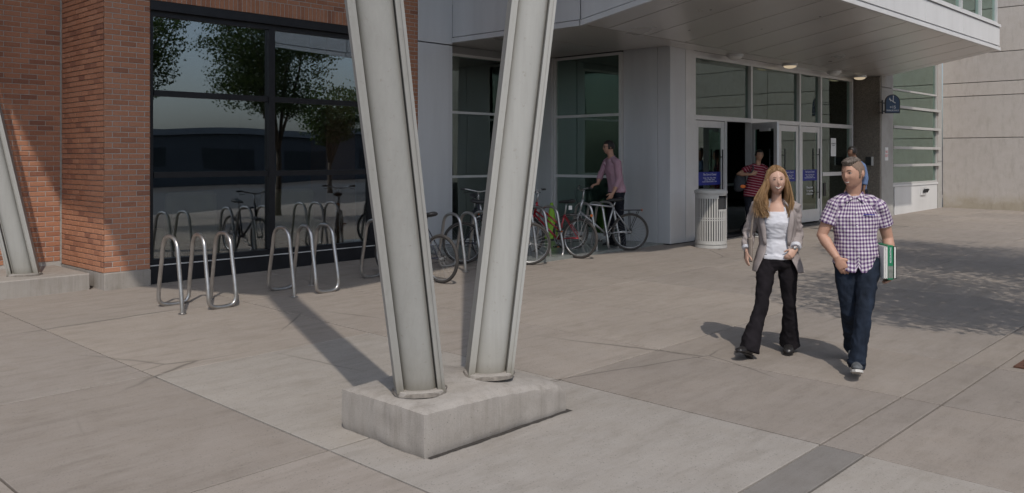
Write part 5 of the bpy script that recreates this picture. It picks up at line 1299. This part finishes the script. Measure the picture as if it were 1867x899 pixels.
trousers(P3, V, sd, 'darkpants', 1.05, .0, 5.); shirt(P3, V, sd, fw, 'smallcheck', 1.06, hem=.15, sleeve=.9, seed=8.)
H.face(P3, M['hair_dark'], .1, 0, eyes=False)
H.shell(lambda th, ph: (.012 if ph > .55 or (abs(th) > 1.2 and ph > -.25) else -1) + (.01 * noise.noise(Vector((th * 4, ph * 8, 0))) if ph > .55 else 0), 'hair', M['hair_dark'], P3)
H.shell(lambda th, ph: .001 if (ph < -.40 and ph > -1.1 and abs(th) < 1.3) else -1, 'beard', M['stubble'], P3, sink=-.006)
b = MB()
for s in (-1, 1):
    b.ell(H.pt(s * .38, .10, .010), .024, .006, .017, 14, 8, rot=H.R); b.tube([H.pt(s * .62, .13, .010), H.loc((s * .086, .0, .018))], .003, 6)
b.tube([H.pt(-.2, .13, .012), H.pt(.2, .13, .012)], .003, 6); b.build('sunglasses', M['black'], P3, smooth=True)
shoe(P3, V['anL'], (-.20, .10, .012), 'shoe_black', 'shoe_black'); shoe(P3, V['anR'], (-.02, -.07, .012), 'shoe_black', 'shoe_black')

# ---- student in the striped shirt at the open door
J = dict(yaw=R(-4), hyaw=R(-6), pitch=R(0), roll=R(3), hk=1.0,
         head=(.17, -.02, 1.655), neck=(.15, .0, 1.475), chest=(.13, .0, 1.29), hip=(.03, .0, .92),
         shL=(-.02, .0, 1.41), shR=(.30, .0, 1.40), elL=(-.255, .02, 1.27), elR=(.36, .03, 1.13), wrL=(-.01, -.14, 1.27), wrR=(.30, -.10, .98),
         hpL=(-.05, .0, .86), hpR=(.11, .0, .86), knL=(-.06, -.04, .46), knR=(.06, .05, .46), anL=(-.02, -.10, .10), anR=(-.12, .20, .12),
         handL=((.8, -.1, .35), (.2, .9, 0), (.2, -.2, 1), 1.1), handR=((.5, -.5, -.5), (-.5, .5, 0), (0, -.6, .8), .5))
P4, H, V, sd, fw = person('young man in a maroon striped t-shirt stepping out of the open glass door', (16.30, 8.74), J, 'skin_k', .97, .010)
trousers(P4, V, sd, 'darkpants', .95, .0, 6., .92); shirt(P4, V, sd, fw, 'stripes', .97, hem=.20, sleeve=.5, seed=3., collar=False)
H.face(P4, M['hair_dark'], .1, 0)
H.shell(lambda th, ph: .011 if ph > .55 or (abs(th) > 1.15 and ph > -.1) else -1, 'hair', M['hair_dark'], P4)
shoe(P4, V['anL'], (.06, -.30, .012), 'sneaker', 'sole'); shoe(P4, V['anR'], (-.14, .0, .012), 'sneaker', 'sole')
BP = empty('backpack', 'dark backpack with an orange patch slung over the shoulder of the young man', 'backpack', P4.location, P4.rotation_euler.z)
b = MB(); b.tube([(-.20, .06, .92), (-.21, .06, .96), (-.20, .07, 1.12), (-.17, .08, 1.24), (-.16, .08, 1.27)], [(.08, .07), (.12, .10), (.13, .11), (.10, .09), (.05, .05)], 20, up=(1, 0, 0)); obj('pack', remesh(b, 'pack', M['backpack'], .012, 3, wr=(.01, 8, 1, 1.)), BP)
b = MB(); b.ell((-.17, -.045, 1.02), .055, .012, .035); b.build('orange_patch', M['orange'], BP, smooth=True)
b = MB(); b.tube(smooth_path([(-.17, -.02, 1.24), (-.04, -.13, 1.29), (.02, -.13, 1.36), (.03, -.06, 1.46), (.02, .07, 1.42), (-.08, .12, 1.27)], 2), .014, 8); b.build('strap', M['backpack'], BP)

# ---- passer-by behind the man in gingham
J = dict(yaw=R(60), hyaw=R(70), hk=1.0, head=(-.15, 0, 1.715), neck=(-.06, .0, 1.53), chest=(-.05, .0, 1.34), hip=(-.02, .0, .98),
         shL=(-.10, .13, 1.45), shR=(.02, -.15, 1.45), elL=(-.12, .18, 1.17), elR=(.06, -.19, 1.17), wrL=(-.20, .15, .95), wrR=(.0, -.22, .93),
         hpL=(-.01, .08, .92), hpR=(.04, -.07, .92), knL=(-.10, .08, .50), knR=(.10, -.06, .50), anL=(-.16, .08, .10), anR=(.22, -.05, .12),
         handL=((0, 0, -1), (0, -1, 0), (-1, 0, 0), .5), handR=((0, 0, -1), (0, 1, 0), (-1, 0, 0), .5))
P5, H, V, sd, fw = person('dark haired man in a light blue shirt mostly hidden behind the man in gingham', (18.00, 7.19), J, 'skin_d', 1., .011)
trousers(P5, V, sd, 'darkpants', 1., .0, 6.); shirt(P5, V, sd, fw, 'blueshirt', 1.0, hem=.15, sleeve=.9, seed=3.)
H.face(P5, M['hair_dark'], .1, 0, eyes=True)
H.shell(lambda th, ph: .014 if ph > .50 or (abs(th) > 1.1 and ph > -.15) else -1, 'hair', M['hair_dark'], P5)
shoe(P5, V['anL'], (-.32, .08, .012), 'shoe_black', 'shoe_black'); shoe(P5, V['anR'], (.06, -.05, .012), 'shoe_black', 'shoe_black')
b = MB(); b.tube([(.10, .0, 1.05), (.12, 0, 1.10), (.13, 0, 1.36), (.11, 0, 1.44)], [(.06, .09), (.10, .14), (.10, .14), (.06, .09)], 18, up=(1, 0, 0));
